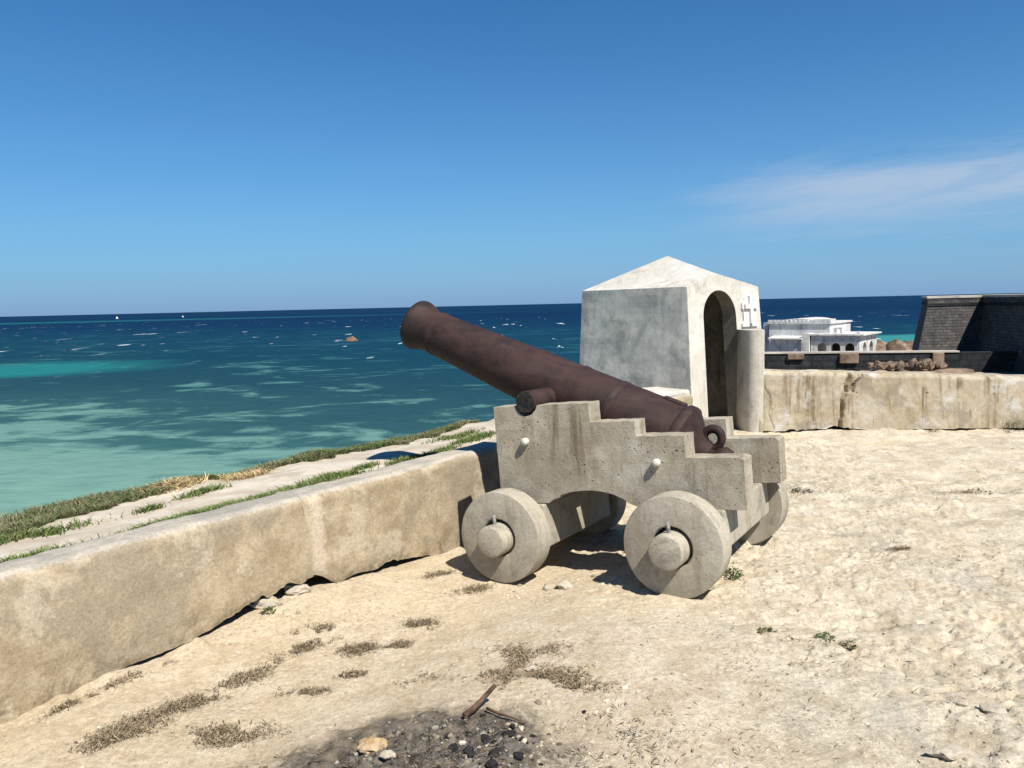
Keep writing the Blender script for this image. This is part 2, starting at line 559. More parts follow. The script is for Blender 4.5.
def sea_mat():
    mt, t, bs = new_mat('sea_water')
    p = t.n('ShaderNodeNewGeometry').outputs['Position']
    sp = t.n('ShaderNodeSeparateXYZ', {0: p})
    X, Y = sp.outputs[0], sp.outputs[1]
    ps = t.scale(p, (0.62, 0.85, 1.0))                       # beds of weed run along the shore
    n_big = t.noise(ps, 0.012, 5, 0.55, 0.6)
    n_med = t.noise(ps, 0.058, 8, 0.64, 1.1)
    n_sml = t.noise(ps, 0.22, 5, 0.6, 0.6)
    v = t.math('ADD', Y, t.math('MULTIPLY', t.math('MAXIMUM', X, -400.0), 0.42))
    v = t.math('MAXIMUM', v, 5.0)
    v = t.math('MULTIPLY', v, t.math('ADD', 1.0, t.math('MULTIPLY', t.math('SUBTRACT', n_big, 0.5), 0.9)))
    lv = t.math('LOGARITHM', v, 10.0)
    k = t.lin(lv, 1.5, 3.3)
    bedL = t.ramp(k, [(0.0, (0.1260, 0.2320, 0.1927)), (0.14, (0.0966, 0.2000, 0.1722)), (0.26, (0.0630, 0.1600, 0.1476)),
                      (0.38, (0.0252, 0.0960, 0.1107)), (0.52, (0.0076, 0.0576, 0.0861)), (0.62, (0.0025, 0.0288, 0.0672)), (0.8, (0.0017, 0.0192, 0.0558)), (1.0, (0.0025, 0.0240, 0.0590))])
    bedD = t.ramp(k, [(0.0, (0.045, 0.125, 0.115)), (0.14, (0.022, 0.070, 0.078)), (0.26, (0.010, 0.044, 0.062)),
                      (0.38, (0.004, 0.036, 0.060)), (0.52, (0.003, 0.031, 0.060)), (0.62, (0.0016, 0.021, 0.056)), (0.8, (0.0012, 0.0155, 0.050)), (1.0, (0.0016, 0.020, 0.054))])
    wt_ = t.math('ADD', t.math('MULTIPLY', n_med, 0.58), t.math('MULTIPLY', n_sml, 0.42))
    cover = t.ramp(k, [(0.0, (0.41,) * 3), (0.06, (0.43,) * 3), (0.12, (0.52,) * 3), (0.22, (0.575,) * 3), (0.36, (0.575,) * 3), (0.6, (0.53,) * 3), (1.0, (0.5,) * 3)])
    sandm = t.ss(t.math('SUBTRACT', wt_, cover), -0.045, 0.05)
    col = t.mix(sandm, bedD, bedL)
    # two sand banks that glow green through the water
    for cx, cy, sx_, sy_, c, a in ((-104, 152, 36, 26, (0.012, 0.150, 0.150), 0.8), (98, 188, 70, 24, (0.035, 0.20, 0.19), 0.85),
                                   (-900, 1150, 900, 160, (0.010, 0.085, 0.105), 0.8)):
        d = t.vmath('LENGTH', t.vmath('MULTIPLY', t.vmath('SUBTRACT', p, (cx, cy, -9.0)), (1.0 / sx_, 1.0 / sy_, 0.0)))
        d = t.math('ADD', d, t.math('MULTIPLY', t.math('SUBTRACT', n_med, 0.5), 1.1))
        col = t.mix(t.math('MULTIPLY', t.ss(d, 1.15, 0.5), a), col, c)
    rip = t.noise(t.scale(p, (0.35, 1.0, 1.0)), 0.9, 5, 0.7, 0.4)
    col = t.mix(0.6, col, t.mix(t.ss(rip, 0.3, 0.7), (0.76, 0.80, 0.82), (1.22, 1.18, 1.16)), 'MULTIPLY')  # shading of the ripples painted into the water colour
    # white caps
    wv = t.noise(t.scale(p, (1.0, 0.16, 1.0)), 0.20, 3, 0.6, 0.2)
    capz = t.math('MULTIPLY', t.ss(lv, 2.05, 2.30), t.ss(lv, 2.95, 2.62))
    n_cap = t.noise(ps, 0.02, 3, 0.6)
    cap = t.math('MULTIPLY', t.ss(wv, 0.665, 0.70), t.math('MULTIPLY', capz, t.ss(n_cap, 0.42, 0.56)))
    col = t.mix(cap, col, (0.75, 0.80, 0.82))
    t.set(bs.inputs['Base Color'], col)
    bs.inputs['Roughness'].default_value = 0.35
    bs.inputs['Specular IOR Level'].default_value = 0.0
    h1 = t.noise(t.scale(p, (0.5, 1.0, 1.0)), 0.35, 5, 0.6, 0.4)
    h2 = t.noise(t.scale(p, (0.7, 1.0, 1.0)), 1.6, 5, 0.6, 0.3)
    bump(t, bs, t.math('ADD', h1, t.math('MULTIPLY', h2, 0.3)), 0.5, 0.6)
    gl = t.n('ShaderNodeBsdfGlossy', {'Color': (1, 1, 1), 'Roughness': 0.3})
    t.set(gl.inputs['Normal'], bs.inputs['Normal'].links[0].from_socket)
    ms = t.n('ShaderNodeMixShader', {0: 0.035, 1: bs.outputs[0], 2: gl.outputs[0]})
    out = [q for q in mt.node_tree.nodes if q.type == 'OUTPUT_MATERIAL'][0]
    t.set(out.inputs[0], ms.outputs[0])
    return mt


M_SEA = sea_mat()


def masonry_mat(name, c1, c2, cj, bw=0.8, bh=0.28):
    mt, t, bs = new_mat(name)
    uv = t.n('ShaderNodeTexCoord').outputs['Object']
    sp = t.n('ShaderNodeSeparateXYZ', {0: uv})
    vec = t.n('ShaderNodeCombineXYZ', {0: t.math('ADD', sp.outputs[0], sp.outputs[1]), 1: sp.outputs[2], 2: 0.0}).outputs[0]
    br = t.n('ShaderNodeTexBrick', {'Vector': vec, 'Color1': c1, 'Color2': c2, 'Mortar': cj, 'Scale': 1.0,
                                    'Mortar Size': 0.02, 'Brick Width': bw, 'Row Height': bh})
    nz = t.noise(uv, 3.0, 6, 0.7)
    col = t.mix(0.8, br.outputs[0], t.mix(t.ss(nz, 0.3, 0.7), (0.5, 0.5, 0.5), (1.4, 1.4, 1.4)), 'MULTIPLY')
    t.set(bs.inputs['Base Color'], col)
    bs.inputs['Roughness'].default_value = 0.95
    bs.inputs['Specular IOR Level'].default_value = 0.1
    bump(t, bs, t.math('ADD', nz, t.math('MULTIPLY', br.outputs['Fac'], -0.6)), 0.6, 0.06)
    return mt


M_BLACK = masonry_mat('blackened_masonry', (0.062, 0.057, 0.055), (0.095, 0.088, 0.083), (0.05, 0.047, 0.045), 0.45, 0.15)
M_BLACK2 = masonry_mat('blackened_low_wall', (0.022, 0.025, 0.028), (0.034, 0.036, 0.038), (0.018, 0.018, 0.02))
M_CAP = simple('pale_coping', (0.40, 0.36, 0.30), 0.95, 0.25, 0.8, 0.4)  # paler than the wall below it
M_CHAPEL = concrete('chapel_whitewash', (0.50, 0.485, 0.46), (0.64, 0.63, 0.61), (0.22, 0.21, 0.20), 0.8, 0.35, 0.2, 0.0, coord='World')
M_CHAPELG = concrete('chapel_shaded_weathered_wall', (0.30, 0.32, 0.36), (0.46, 0.47, 0.50), (0.13, 0.14, 0.16), 0.8, 0.35, 0.2, 0.0, coord='World',
                     blotch=((0.17, 0.19, 0.23), 2.2, 0.5, 0.62, 0.7))  # bluish shade of the front walls put into the colour, plus weathering blotches
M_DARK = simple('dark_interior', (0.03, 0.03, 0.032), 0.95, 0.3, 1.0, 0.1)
M_RUBBLE = simple('brown_rubble', (0.19, 0.135, 0.095), 0.95, 0.5, 1.6, 0.9)
M_COURT = simple('court_earth', (0.30, 0.25, 0.18), 0.95, 0.35, 0.4, 0.5)
M_BOAT = simple('white_boat_paint', (0.80, 0.80, 0.78), 0.5, 0.05, 1.0, 0.05)
M_SAIL = simple('sail_cloth', (0.82, 0.82, 0.80), 0.85, 0.05, 1.0, 0.05)

# ------------------------------------------------------------------ layout: parapet line and ground height
B0 = np.array([-2.23, 3.147])
U = np.array([0.6388, 0.7693])
N = np.array([-0.7693, 0.6388])
PATH = np.array([B0 - U * 7.5, B0 - U * 3, B0, B0 + U * 1.4, (-0.463, 5.274), (0.42, 6.45), (1.25, 7.72), (2.20, 9.02)])
_d = np.concatenate([[0], np.cumsum(np.linalg.norm(np.diff(PATH, axis=0), axis=1))])
S0 = _d[2]                                        # path length at B0


def path_at(s):
    """s measured from B0; point, tangent, outward normal"""
    def raw(q):
        return np.stack([np.interp(q + S0, _d, PATH[:, 0]), np.interp(q + S0, _d, PATH[:, 1])], -1)
    s = np.asarray(s, float)
    p = sum(raw(s + o) for o in np.linspace(-0.35, 0.35, 9)) / 9
    t = raw(s + 0.4) - raw(s - 0.4)
    t = t / np.linalg.norm(t, axis=-1, keepdims=True)
    return p, t, np.stack([-t[..., 1], t[..., 0]], -1)


S_END = _d[-1] - S0


def xwall(y):
    return np.interp(y, PATH[:, 1], PATH[:, 0])


def g_smooth(x, y):
    x, y = np.asarray(x, float), np.asarray(y, float)
    t = (x - 0.9) * -0.85 + (y - 4.08) * 0.526
    g = -0.105 * sstep(0.0, 1.12, t) * (1 - sstep(5.8, 8.2, y))
    sw = (x - B0[0]) * U[0] + (y - B0[1]) * U[1]
    ww = -((x - B0[0]) * N[0] + (y - B0[1]) * N[1])
    g = g + 0.06 * np.exp(-((sw - 1.55) / 0.55) ** 2 - (ww / 0.35) ** 2)     # sand drift under the crack
    g = g - 0.02 * np.exp(-((sw - 0.0) / 0.5) ** 2 - (ww / 0.25) ** 2)
    return g


def g_full(x, y):
    x, y = np.asarray(x, float), np.asarray(y, float)
    g = g_smooth(x, y)
    g = g + 0.016 * fbm(x * 0.9, y * 0.9, 0, 3, 3)
    side = x - 0.16 * y + 1.4 * fbm(x * 0.7, y * 0.7, 0, 2, 31)
    rough = 0.22 + 0.78 * sstep(-0.7, 0.7, side)
    g = g + rough * 0.004 * fbm(x * 7, y * 7, 0, 5, 11, 0.65)
    lv = 2.2 * fbm(x * 1.5 + 9, y * 1.9 + 3, 0, 6, 23, 0.62)                # broken, terraced coral crust
    fl = np.floor(lv)
    g = g + 0.011 * rough * (fl + sstep(0.0, 0.10, lv - fl))
    crumb = sstep(0.18, 0.55, fbm(x * 21, y * 21, 0, 3, 17, 0.6)) * sstep(-0.15, 0.35, fbm(x * 2.1, y * 2.1, 0, 3, 19))
    g = g + rough * 0.010 * crumb
    pits = sstep(0.30, 0.60, fbm(x * 13 + 40, y * 15, 0, 3, 27)) * sstep(-0.2, 0.4, fbm(x * 1.7 + 5, y * 1.7, 0, 3, 29))
    g = g - rough * 0.018 * pits
    sw = (x - B0[0]) * U[0] + (y - B0[1]) * U[1]
    ww = np.abs((x - B0[0]) * N[0] + (y - B0[1]) * N[1])
    g = g + 0.020 * np.exp(-(ww / 0.13) ** 2) * fbm(sw * 4.5, 1.7, 0, 4, 33, 0.6) * (sw < 0.9)
    d = np.hypot(x + 0.40, (y - 2.62) * 1.45)
    g = g + np.where(d < 0.7, 0.022 * (1 - sstep(0.25, 0.6, d)) * (0.4 + fbm(x * 16, y * 16, 0, 4, 5, 0.6)), 0)
    return g


# ------------------------------------------------------------------ the terrace ground
def axis_samples(lo, hi, flo, fhi, fine, coarse):
    a = np.arange(lo, flo, coarse)
    b = np.arange(flo, fhi, fine)
    c = np.arange(fhi, hi + coarse, coarse)
    return np.concatenate([a, b, c])


gx = axis_samples(-6.5, 14.0, -2.5, 3.4, 0.0115, 0.06)
gy = np.concatenate([np.arange(-5.0, 2.25, 0.15), np.arange(2.25, 4.8, 0.0115), np.arange(4.8, 6.6, 0.020), np.arange(6.6, 9.45, 0.04)])
GX, GY = np.meshgrid(gx, gy, indexing='ij')
GZ = g_full(GX, GY)
quads = gridfaces(len(gx), len(gy))
cx = GX.ravel()[quads].mean(1)
cy = GY.ravel()[quads].mean(1)
quads = quads[cx > xwall(cy) - 0.36]
used = np.unique(quads)
remap = np.full(GX.size, -1)
remap[used] = np.arange(len(used))
gv = np.stack([GX.ravel(), GY.ravel(), GZ.ravel()], 1)[used]
obj('ground', fastmesh('ground', gv, remap[quads], M_GROUND), kind='structure')

# ------------------------------------------------------------------ sea, seaward slope, lower grounds
sv = [(-40000, -300, -9), (40000, -300, -9), (40000, 70000, -9), (-40000, 70000, -9)]
obj('sea', mesh('sea', sv, [(0, 1, 2, 3)], M_SEA), kind='structure')

SL_W = np.array([0.12, 0.27, 0.42, 0.55, 0.7, 0.85, 1.0, 1.15, 1.3, 1.45, 1.6, 1.75, 1.9, 2.0, 2.1, 2.25, 2.5, 3.0, 4.0, 6.0, 9.0, 13.0, 18.0, 24.0])
SL_Z = np.array([0.38, 0.43, 0.42, 0.40, 0.38, 0.37, 0.355, 0.345, 0.335, 0.325, 0.31, 0.30, 0.285, 0.27, 0.21, 0.05, -0.3, -0.9, -2.2, -4.4, -6.6, -8.0, -9.2, -10.5])


def slope_z(s, wd):
    s, wd = np.asarray(s, float), np.asarray(wd, float)
    z = np.interp(wd, SL_W, SL_Z)
    return z + 0.018 * fbm(s * 2.2, wd * 2.2, 0, 4, 41) + 0.05 * sstep(1.4, 2.2, wd) * fbm(s * 1.3, wd * 1.3, 0, 3, 43)


ss_ = np.concatenate([np.arange(-7, -0.5, 0.15), np.arange(-0.5, 6.0, 0.03), np.arange(6.0, S_END + 0.1, 0.12)])
wf = np.concatenate([np.arange(0.12, 2.3, 0.035), [2.5, 3.0, 4.0, 6.0, 9.0, 13.0, 18.0, 24.0]])
SS, WW = np.meshgrid(ss_, wf, indexing='ij')
pp, tt, nn_ = path_at(SS)
sp_ = pp + nn_ * WW[..., None]
slv = np.concatenate([sp_, slope_z(SS, WW)[..., None]], -1).reshape(-1, 3)
obj('seaward_slope', fastmesh('seaward_slope', slv, gridfaces(len(ss_), len(wf)), M_SLOPE), kind='structure')


def slab(name, pts, ztop, zbot, mat, **kw):
    v, f = extrude_poly(pts, zbot, ztop, 'z')
    return obj(name, fixn(mesh(name, v, f, mat)), **kw)


slab('lower_terrace', [(2.6, 9.75), (14, 9.4), (48, 22), (48, 38.5), (5.8, 38.5), (2.9, 14)], -2.0, -9.6, M_COURT, kind='structure')
slab('chapel_court', [(6.2, 38.6), (60, 38.6), (66, 96), (20, 98), (16, 80)], -5.5, -9.8, M_COURT, kind='structure')
slab('sentry_rock', [(0.62, 10.05), (1.75, 8.98), (3.4, 9.35), (3.6, 11.2), (2.2, 12.0), (0.95, 11.2)], 0.0, -9.6, M_SLOPE, kind='structure')

# ------------------------------------------------------------------ the left parapet (hollow shell, open crack along its foot)
CR_S = [0.42, 0.5, 0.62, 0.72, 0.85, 0.95, 1.05, 1.18, 1.28, 1.38, 1.47, 1.55, 1.63, 1.70, 1.76, 1.82, 1.95, 2.08, 2.18, 2.25, 2.33, 2.45, 2.6]
CR_H = [0.0, 0.008, 0.008, 0.01, 0.012, 0.02, 0.035, 0.055, 0.075, 0.06, 0.066, 0.062, 0.07, 0.045, 0.004, 0.0, 0.016, 0.018, 0.045, 0.062, 0.026, 0.02, 0.0]


def left_parapet():
    s = np.concatenate([np.arange(-6.5, -0.6, 0.12), np.arange(-0.6, 4.6, 0.016), np.arange(4.6, S_END, 0.08), [S_END]])
    p, t, n = path_at(s)
    ztop = 0.492 + 0.014 * np.clip(s, 0, 3) + 0.010 * fbm(s * 1.1, 3.0, 0, 3, 51)
    g = g_smooth(p[:, 0], p[:, 1])
    ch = np.interp(s, CR_S, CR_H, 0, 0)
    jag = 1 + 0.30 * fbm(s * 9, 2.0, 0, 5, 55, 0.6)
    zb = np.where(ch > 0.003, g + ch * jag + 0.010, g - 0.06)
    rad = 0.06
    rows = []
    nf = 44
    for k in range(nf + 1):                                 # the face
        z = zb + (ztop - rad - zb) * k / nf
        wd = 0.014 * fbm(s * 1.3, z * 1.6, 0, 3, 61) + 0.003 * fbm(s * 9, z * 9, 0, 3, 63) + 0.02 * (z / 0.5)
        j = np.exp(-((s - 1.62 - 0.02 * np.sin(z * 9)) / 0.014) ** 2) * sstep(0.25, 0.5, z)   # joint crack near the top
        wd = wd + 0.05 * j
        lip = np.exp(-((z - zb) / 0.02) ** 2) * (ch > 0.003)
        wd = wd + 0.006 * lip * (1 + fbm(s * 20, 1.0, 0, 2, 67))
        rows.append((wd, z))
    base_w = rows[-1][0]
    for a in np.linspace(0, 90, 9)[1:]:
        rows.append((base_w + rad * (1 - math.cos(R(a))), ztop - rad + rad * math.sin(R(a))))
    for q in (0.10, 0.16, 0.21, 0.25):
        rows.append((base_w + q, ztop - 0.002 - 0.05 * q + 0.006 * fbm(s * 6, q * 6, 0, 3, 69)))
    rows.append((base_w + 0.29, ztop - 0.03))
    rows.append((base_w + 0.30, ztop - 0.30))
    rows.append((base_w + 0.30, zb * 0 - 0.4))
    V = np.stack([np.stack([p[:, 0] + n[:, 0] * wd, p[:, 1] + n[:, 1] * wd, z + 0 * s], -1) for wd, z in rows], 1)
    me = fastmesh('parapet_wall', V.reshape(-1, 3), gridfaces(len(s), len(rows)), M_LWALL)
    return obj('parapet_wall', me, label='low tan rendered parapet with rounded top beside the grassy sea edge', category='wall')


left_parapet()


# ------------------------------------------------------------------ the right terrace wall with its zigzag crack
def right_wall():
    L = 7.6
    x0, y0, x1, y1 = 2.955, 9.13, 10.5, 8.75
    s = np.concatenate([np.arange(0, 3.4, 0.012), np.arange(3.4, L, 0.06)])
    X = x0 + (x1 - x0) * s / L
    Y = y0 + (y1 - y0) * s / L
    ztop = np.interp(s, [0, 1.0, 2.3, 3.2, 7.6], [0.755, 0.705, 0.66, 0.62, 0.58]) + 0.008 * fbm(s * 2.5, 1.0, 0, 4, 71)
    g = g_smooth(X, Y)
    ch = np.interp(s, [0.0, 0.15, 0.3, 0.42, 0.55, 0.62, 0.8, 0.88, 0.95, 1.1, 1.25, 1.5, 2.2, 2.6, 3.2], [0.01, 0.016, 0.01, 0.035, 0.02, 0.03, 0.02, 0.06, 0.045, 0.03, 0.016, 0.013, 0.012, 0.014, 0.012])
    zb = g + ch * (1 + 0.5 * fbm(s * 11, 5.0, 0, 4, 73)) + 0.004
    rows = []
    nf = 56
    for k in range(nf + 1):
        z = zb + (ztop - 0.05 - zb) * k / nf
        hz = (z - g) / (ztop - g)
        # main crack: forks into a V near the top
        c1 = np.interp(hz, [0, 0.12, 0.35, 0.5, 0.66, 0.8, 1.0], [0.93, 0.95, 0.99, 0.97, 1.02, 1.03, 1.06])
        c2 = np.interp(hz, [0, 0.60, 0.66, 0.85, 1.0], [9, 9, 1.09, 1.15, 1.24])
        c0 = np.interp(hz, [0, 0.1, 0.3, 0.55, 0.8, 1.0], [0.14, 0.16, 0.11, 0.12, 0.04, 0.0])
        jit = 0.013 * fbm(s * 0 + z * 9, 3.0, 0, 4, 75, 0.6)
        d = 0.07 * np.exp(-((s - c1 - jit) / 0.020) ** 2) + 0.05 * np.exp(-((s - c2 - jit) / 0.015) ** 2) + 0.018 * np.exp(-((s - c0 - jit) / 0.008) ** 2)
        wedge = 0.028 * (s > c1 + jit) * (s < c2 - jit) * (hz > 0.66)
        wd = 0.012 * fbm(s * 1.5, z * 2.0, 0, 3, 77) + 0.003 * fbm(s * 9, z * 9, 0, 3, 79) + d + wedge + 0.03 * hz
        rows.append((wd, z))
    bw = rows[-1][0]
    rows += [(bw + 0.015, ztop - 0.02), (bw + 0.04, ztop - 0.004), (bw + 0.12, ztop), (bw + 0.25, ztop + 0.004), (bw + 0.36, ztop - 0.01), (bw + 0.38, ztop - 0.06), (bw + 0.38, s * 0 - 2.2)]
    nx, ny = (y0 - y1) / L, (x1 - x0) / L
    V = np.stack([np.stack([X + nx * wd, Y + ny * wd, z + 0 * s], -1) for wd, z in rows], 1)
    me = fastmesh('terrace_wall', V.reshape(-1, 3), gridfaces(len(s), len(rows)), M_RWALL)
    return obj('terrace_wall', me, label='low stained terrace wall with a zigzag crack right of the sentry box', category='wall')


right_wall()

# ------------------------------------------------------------------ the sentry box
FC = np.array([2.057, 9.0])
DU = np.array([0.788, 0.6157])       # along the door face
DL = np.array([-0.6157, 0.788])      # along the blind grey face
ZE = 1.757
LD, LL = 1.395, 1.763


def sb(a, b, z):
    """a along the door face, b along the grey face (0 = door side); walls batter outwards below the eaves"""
    k = max(0.0, (ZE - z)) / 1.75
    # batter: door face 0.14, others 0.06
    bb = b - 0.14 * k * (1 - b / LL) + 0.06 * k * (b / LL)
    aa = a - 0.06 * k * (1 - a / LD) + 0.06 * k * (a / LD)
    q = FC + DU * aa + DL * bb
    return (q[0], q[1], z)


sentry = obj('sentry_box', None, loc=(2.06, 10.0, 0.0), label='whitewashed stone sentry box with hipped roof and arched doorway behind the cannon', category='sentry box')
SLOC = np.array([2.06, 10.0, 0.0])


def child(name, v, f, mat, parent, off, smooth=False, fix=True):
    me = mesh(name, np.asarray(v, float) - np.asarray(off), f, mat, smooth)
    if fix:
        fixn(me)
    return obj(name, me, parent)


ZB = -0.12
TH = 0.2
# door face: outline with the arch cut out
ax, ar, zs = 0.585, 0.312, 1.405
gable = (0.5, 1.925)
out = [(0, ZB), (0, ZE), gable, (LD, ZE), (LD, ZB), (ax + ar, ZB)]
arch = [(ax + ar * math.cos(R(a)), zs + ar * math.sin(R(a))) for a in range(0, 181, 10)]
prof = out[:5] + [(ax + ar, ZB)] + arch + [(ax - ar, ZB)]
# dense edge sampling so that the batter bends nothing
n_ = len(prof)
vv = [sb(a, 0.0, z) for a, z in prof] + [sb(a, TH, z) for a, z in prof]
ff = [tuple(range(n_)), tuple(range(2 * n_ - 1, n_ - 1, -1))] + [((i + 1) % n_, i, n_ + i, n_ + (i + 1) % n_) for i in range(n_)]
door_wall = child('door_wall', vv, ff, M_WHITE, sentry, SLOC)
door_wall.data.materials.append(M_INSIDE)            # arch reveal: its shade is put into a dark colour
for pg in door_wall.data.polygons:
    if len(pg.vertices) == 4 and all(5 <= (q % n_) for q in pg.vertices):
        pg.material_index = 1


def wall_quad(name, c0, c1, c2, c3, mat, nu=24, nv=24, seed=0, amp=0.006):
    """gently uneven plastered panel between four top-view corners (two bottom, two top) with inner skin"""
    V = []
    for i in range(nu + 1):
        for j in range(nv + 1):
            a, b = i / nu, j / nv
            q = (1 - a) * ((1 - b) * np.array(c0) + b * np.array(c3)) + a * ((1 - b) * np.array(c1) + b * np.array(c2))
            V.append(q)
    V = np.array(V)
    nrm = np.cross(np.array(c1) - np.array(c0), np.array(c3) - np.array(c0))
    nrm = nrm / np.linalg.norm(nrm)
    e = amp * fbm(V[:, 0] * 3 + V[:, 1] * 3, V[:, 2] * 3, 0, 3, seed)
    edge = np.array([min(i, nu - i, j, nv - j) > 0 for i in range(nu + 1) for j in range(nv + 1)])
    outer = V + nrm * (e * edge)[:, None]
    inner = V - nrm * TH
    k = len(V)
    f = [tuple(q) for q in gridfaces(nu + 1, nv + 1)]
    f2 = [tuple(int(x) + k for x in q[::-1]) for q in f]
    ring = [i * (nv + 1) for i in range(nu + 1)] + [nu * (nv + 1) + j for j in range(1, nv + 1)] + [i * (nv + 1) + nv for i in range(nu - 1, -1, -1)] + [j for j in range(nv - 1, 0, -1)]
    f3 = [(ring[i], ring[(i + 1) % len(ring)], ring[(i + 1) % len(ring)] + k, ring[i] + k) for i in range(len(ring))]
    return child(name, np.concatenate([outer, inner]), f + f2 + f3, mat, sentry, SLOC)


e3 = 0.003
wall_quad('grey_wall', sb(-e3, LL, ZB), sb(-e3, 0.004, ZB), sb(-e3, 0.004, ZE), sb(-e3, LL, ZE), M_GREY, seed=81)
wall_quad('back_wall', sb(LD - .004, LL + e3, ZB), sb(.004, LL + e3, ZB), sb(.004, LL + e3, ZE - .003), sb(LD - .004, LL + e3, ZE - .003), M_WHITE, seed=82)
wall_quad('side_wall', sb(LD + e3, TH + .003, ZB), sb(LD + e3, LL, ZB), sb(LD + e3, LL, ZE - .004), sb(LD + e3, TH + .003, ZE - .004), M_WHITE, seed=83)
# inner lining, dark plaster
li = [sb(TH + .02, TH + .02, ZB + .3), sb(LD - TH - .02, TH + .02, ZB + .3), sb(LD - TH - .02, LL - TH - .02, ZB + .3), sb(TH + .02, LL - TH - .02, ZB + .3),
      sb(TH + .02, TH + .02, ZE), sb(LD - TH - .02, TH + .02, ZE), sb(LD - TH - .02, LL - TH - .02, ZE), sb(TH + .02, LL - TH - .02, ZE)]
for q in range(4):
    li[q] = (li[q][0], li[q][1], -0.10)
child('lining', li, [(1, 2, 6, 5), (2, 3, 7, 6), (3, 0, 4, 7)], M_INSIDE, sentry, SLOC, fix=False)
# roof: low pyramid with a small gablet over the door
apex = (2.057, 10.124, 2.184)
ov = 0.0
rc = [sb(-ov, 0.012, ZE), sb(LD + ov, 0.012, ZE), sb(LD + ov, LL + ov, ZE), sb(-ov, LL + ov, ZE)]
gp = sb(gable[0], 0.012, gable[1] + 0.004)
rv = [(x, y, z + 0.004) for x, y, z in rc] + [apex, gp]
rv += [(x, y, z - 0.006) for x, y, z in rc]
rf = [(3, 0, 5, 4), (5, 1, 2, 4), (2, 3, 4), (0, 6, 7, 1), (1, 7, 8, 2), (2, 8, 9, 3), (3, 9, 6, 0), (6, 9, 8, 7), (0, 1, 5)]
roof_me = mesh('roof', np.array(rv) - SLOC, rf, M_WHITE)
fixn(roof_me)
roof = obj('roof', roof_me, sentry)
# plaque with a raised cross on the door face
dn = np.array([0.6157, -0.788])      # outward of the door face


def on_door(a, z, out_):
    q = np.array(sb(a, 0.0, z))
    return (q[0] + dn[0] * out_, q[1] + dn[1] * out_, z)


def door_slab(name, pts, o0, o1, mat, parent):
    n = len(pts)
    v = [on_door(a, z, o1) for a, z in pts] + [on_door(a, z, o0) for a, z in pts]
    f = [tuple(range(n)), tuple(range(2 * n - 1, n - 1, -1))] + [((i + 1) % n, i, n + i, n + (i + 1) % n) for i in range(n)]
    return child(name, v, f, mat, parent, SLOC)


pl = [(0.985, 1.262), (1.30, 1.262), (1.30, 1.30), (1.275, 1.33), (1.275, 1.47), (1.30, 1.49), (1.30, 1.555), (1.255, 1.575), (1.235, 1.63), (1.18, 1.67), (1.12, 1.67),
      (1.06, 1.62), (1.045, 1.575), (1.0, 1.555), (1.0, 1.49), (1.02, 1.47), (1.02, 1.33), (0.985, 1.30)]
plaque = door_slab('plaque', pl, -0.01, 0.028, M_PLAQUE, sentry)
cr = [(1.115, 1.30), (1.175, 1.30), (1.175, 1.485), (1.275, 1.485), (1.275, 1.54), (1.175, 1.54), (1.175, 1.645), (1.115, 1.645), (1.115, 1.54), (1.02, 1.54), (1.02, 1.485), (1.115, 1.485)]
door_slab('cross', cr, 0.026, 0.062, M_PLAQUE, plaque)
# rounded stub of wall at the right jamb
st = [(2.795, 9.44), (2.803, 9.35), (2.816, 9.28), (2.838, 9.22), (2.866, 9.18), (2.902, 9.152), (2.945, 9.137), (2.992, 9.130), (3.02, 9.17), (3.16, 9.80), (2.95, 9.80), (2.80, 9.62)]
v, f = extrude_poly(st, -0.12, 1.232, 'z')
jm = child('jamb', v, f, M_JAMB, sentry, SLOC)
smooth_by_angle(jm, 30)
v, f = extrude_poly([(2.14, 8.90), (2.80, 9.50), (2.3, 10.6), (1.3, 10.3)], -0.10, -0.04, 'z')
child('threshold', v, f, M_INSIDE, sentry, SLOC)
# plastered shoulder where the parapet runs into the box
v, f = extrude_poly([(1.42, 8.62), (1.90, 8.82), (2.10, 8.93), (2.08, 9.04), (1.75, 9.35), (1.25, 9.2)], -0.1, 0.565, 'z')
shoulder = child('shoulder', v, f, M_WHITE, sentry, SLOC)
bevel(shoulder, 0.03, 3)

# ------------------------------------------------------------------ gun carriage
AX = Matrix(((0.84713, 0.52759, -0.06332), (-0.52389, 0.84918, 0.06656), (0.08888, -0.02321, 0.99577)))   # columns: rearwards, away, up
AX = Matrix([AX[0], AX[1], AX[2]])
T0 = Vector((-0.1230, 4.8905, 0.9500))
BASE = Vector((0.65, 0.47, -1.07))          # local point used as the base of carriage and gun
CW = 0.787
CT = 0.155


def frame_empty(name, **props):
    o = obj(name, None, **props)
    mt = AX.to_4x4()
    mt.translation = T0 + AX @ BASE
    o.matrix_world = mt
    return o


carriage = frame_empty('gun_carriage', label='stepped concrete gun carriage on four solid wheels under the rusty cannon', category='gun carriage')
BO = np.array(BASE)


def cpart(name, v, f, mat, parent=None, sm=None):
    v = np.asarray(v, float) - BO
    me = mesh(name, v, f, mat)
    fixn(me)
    o = obj(name, me, parent or carriage)
    if sm:
        smooth_by_angle(o, sm)
    return o


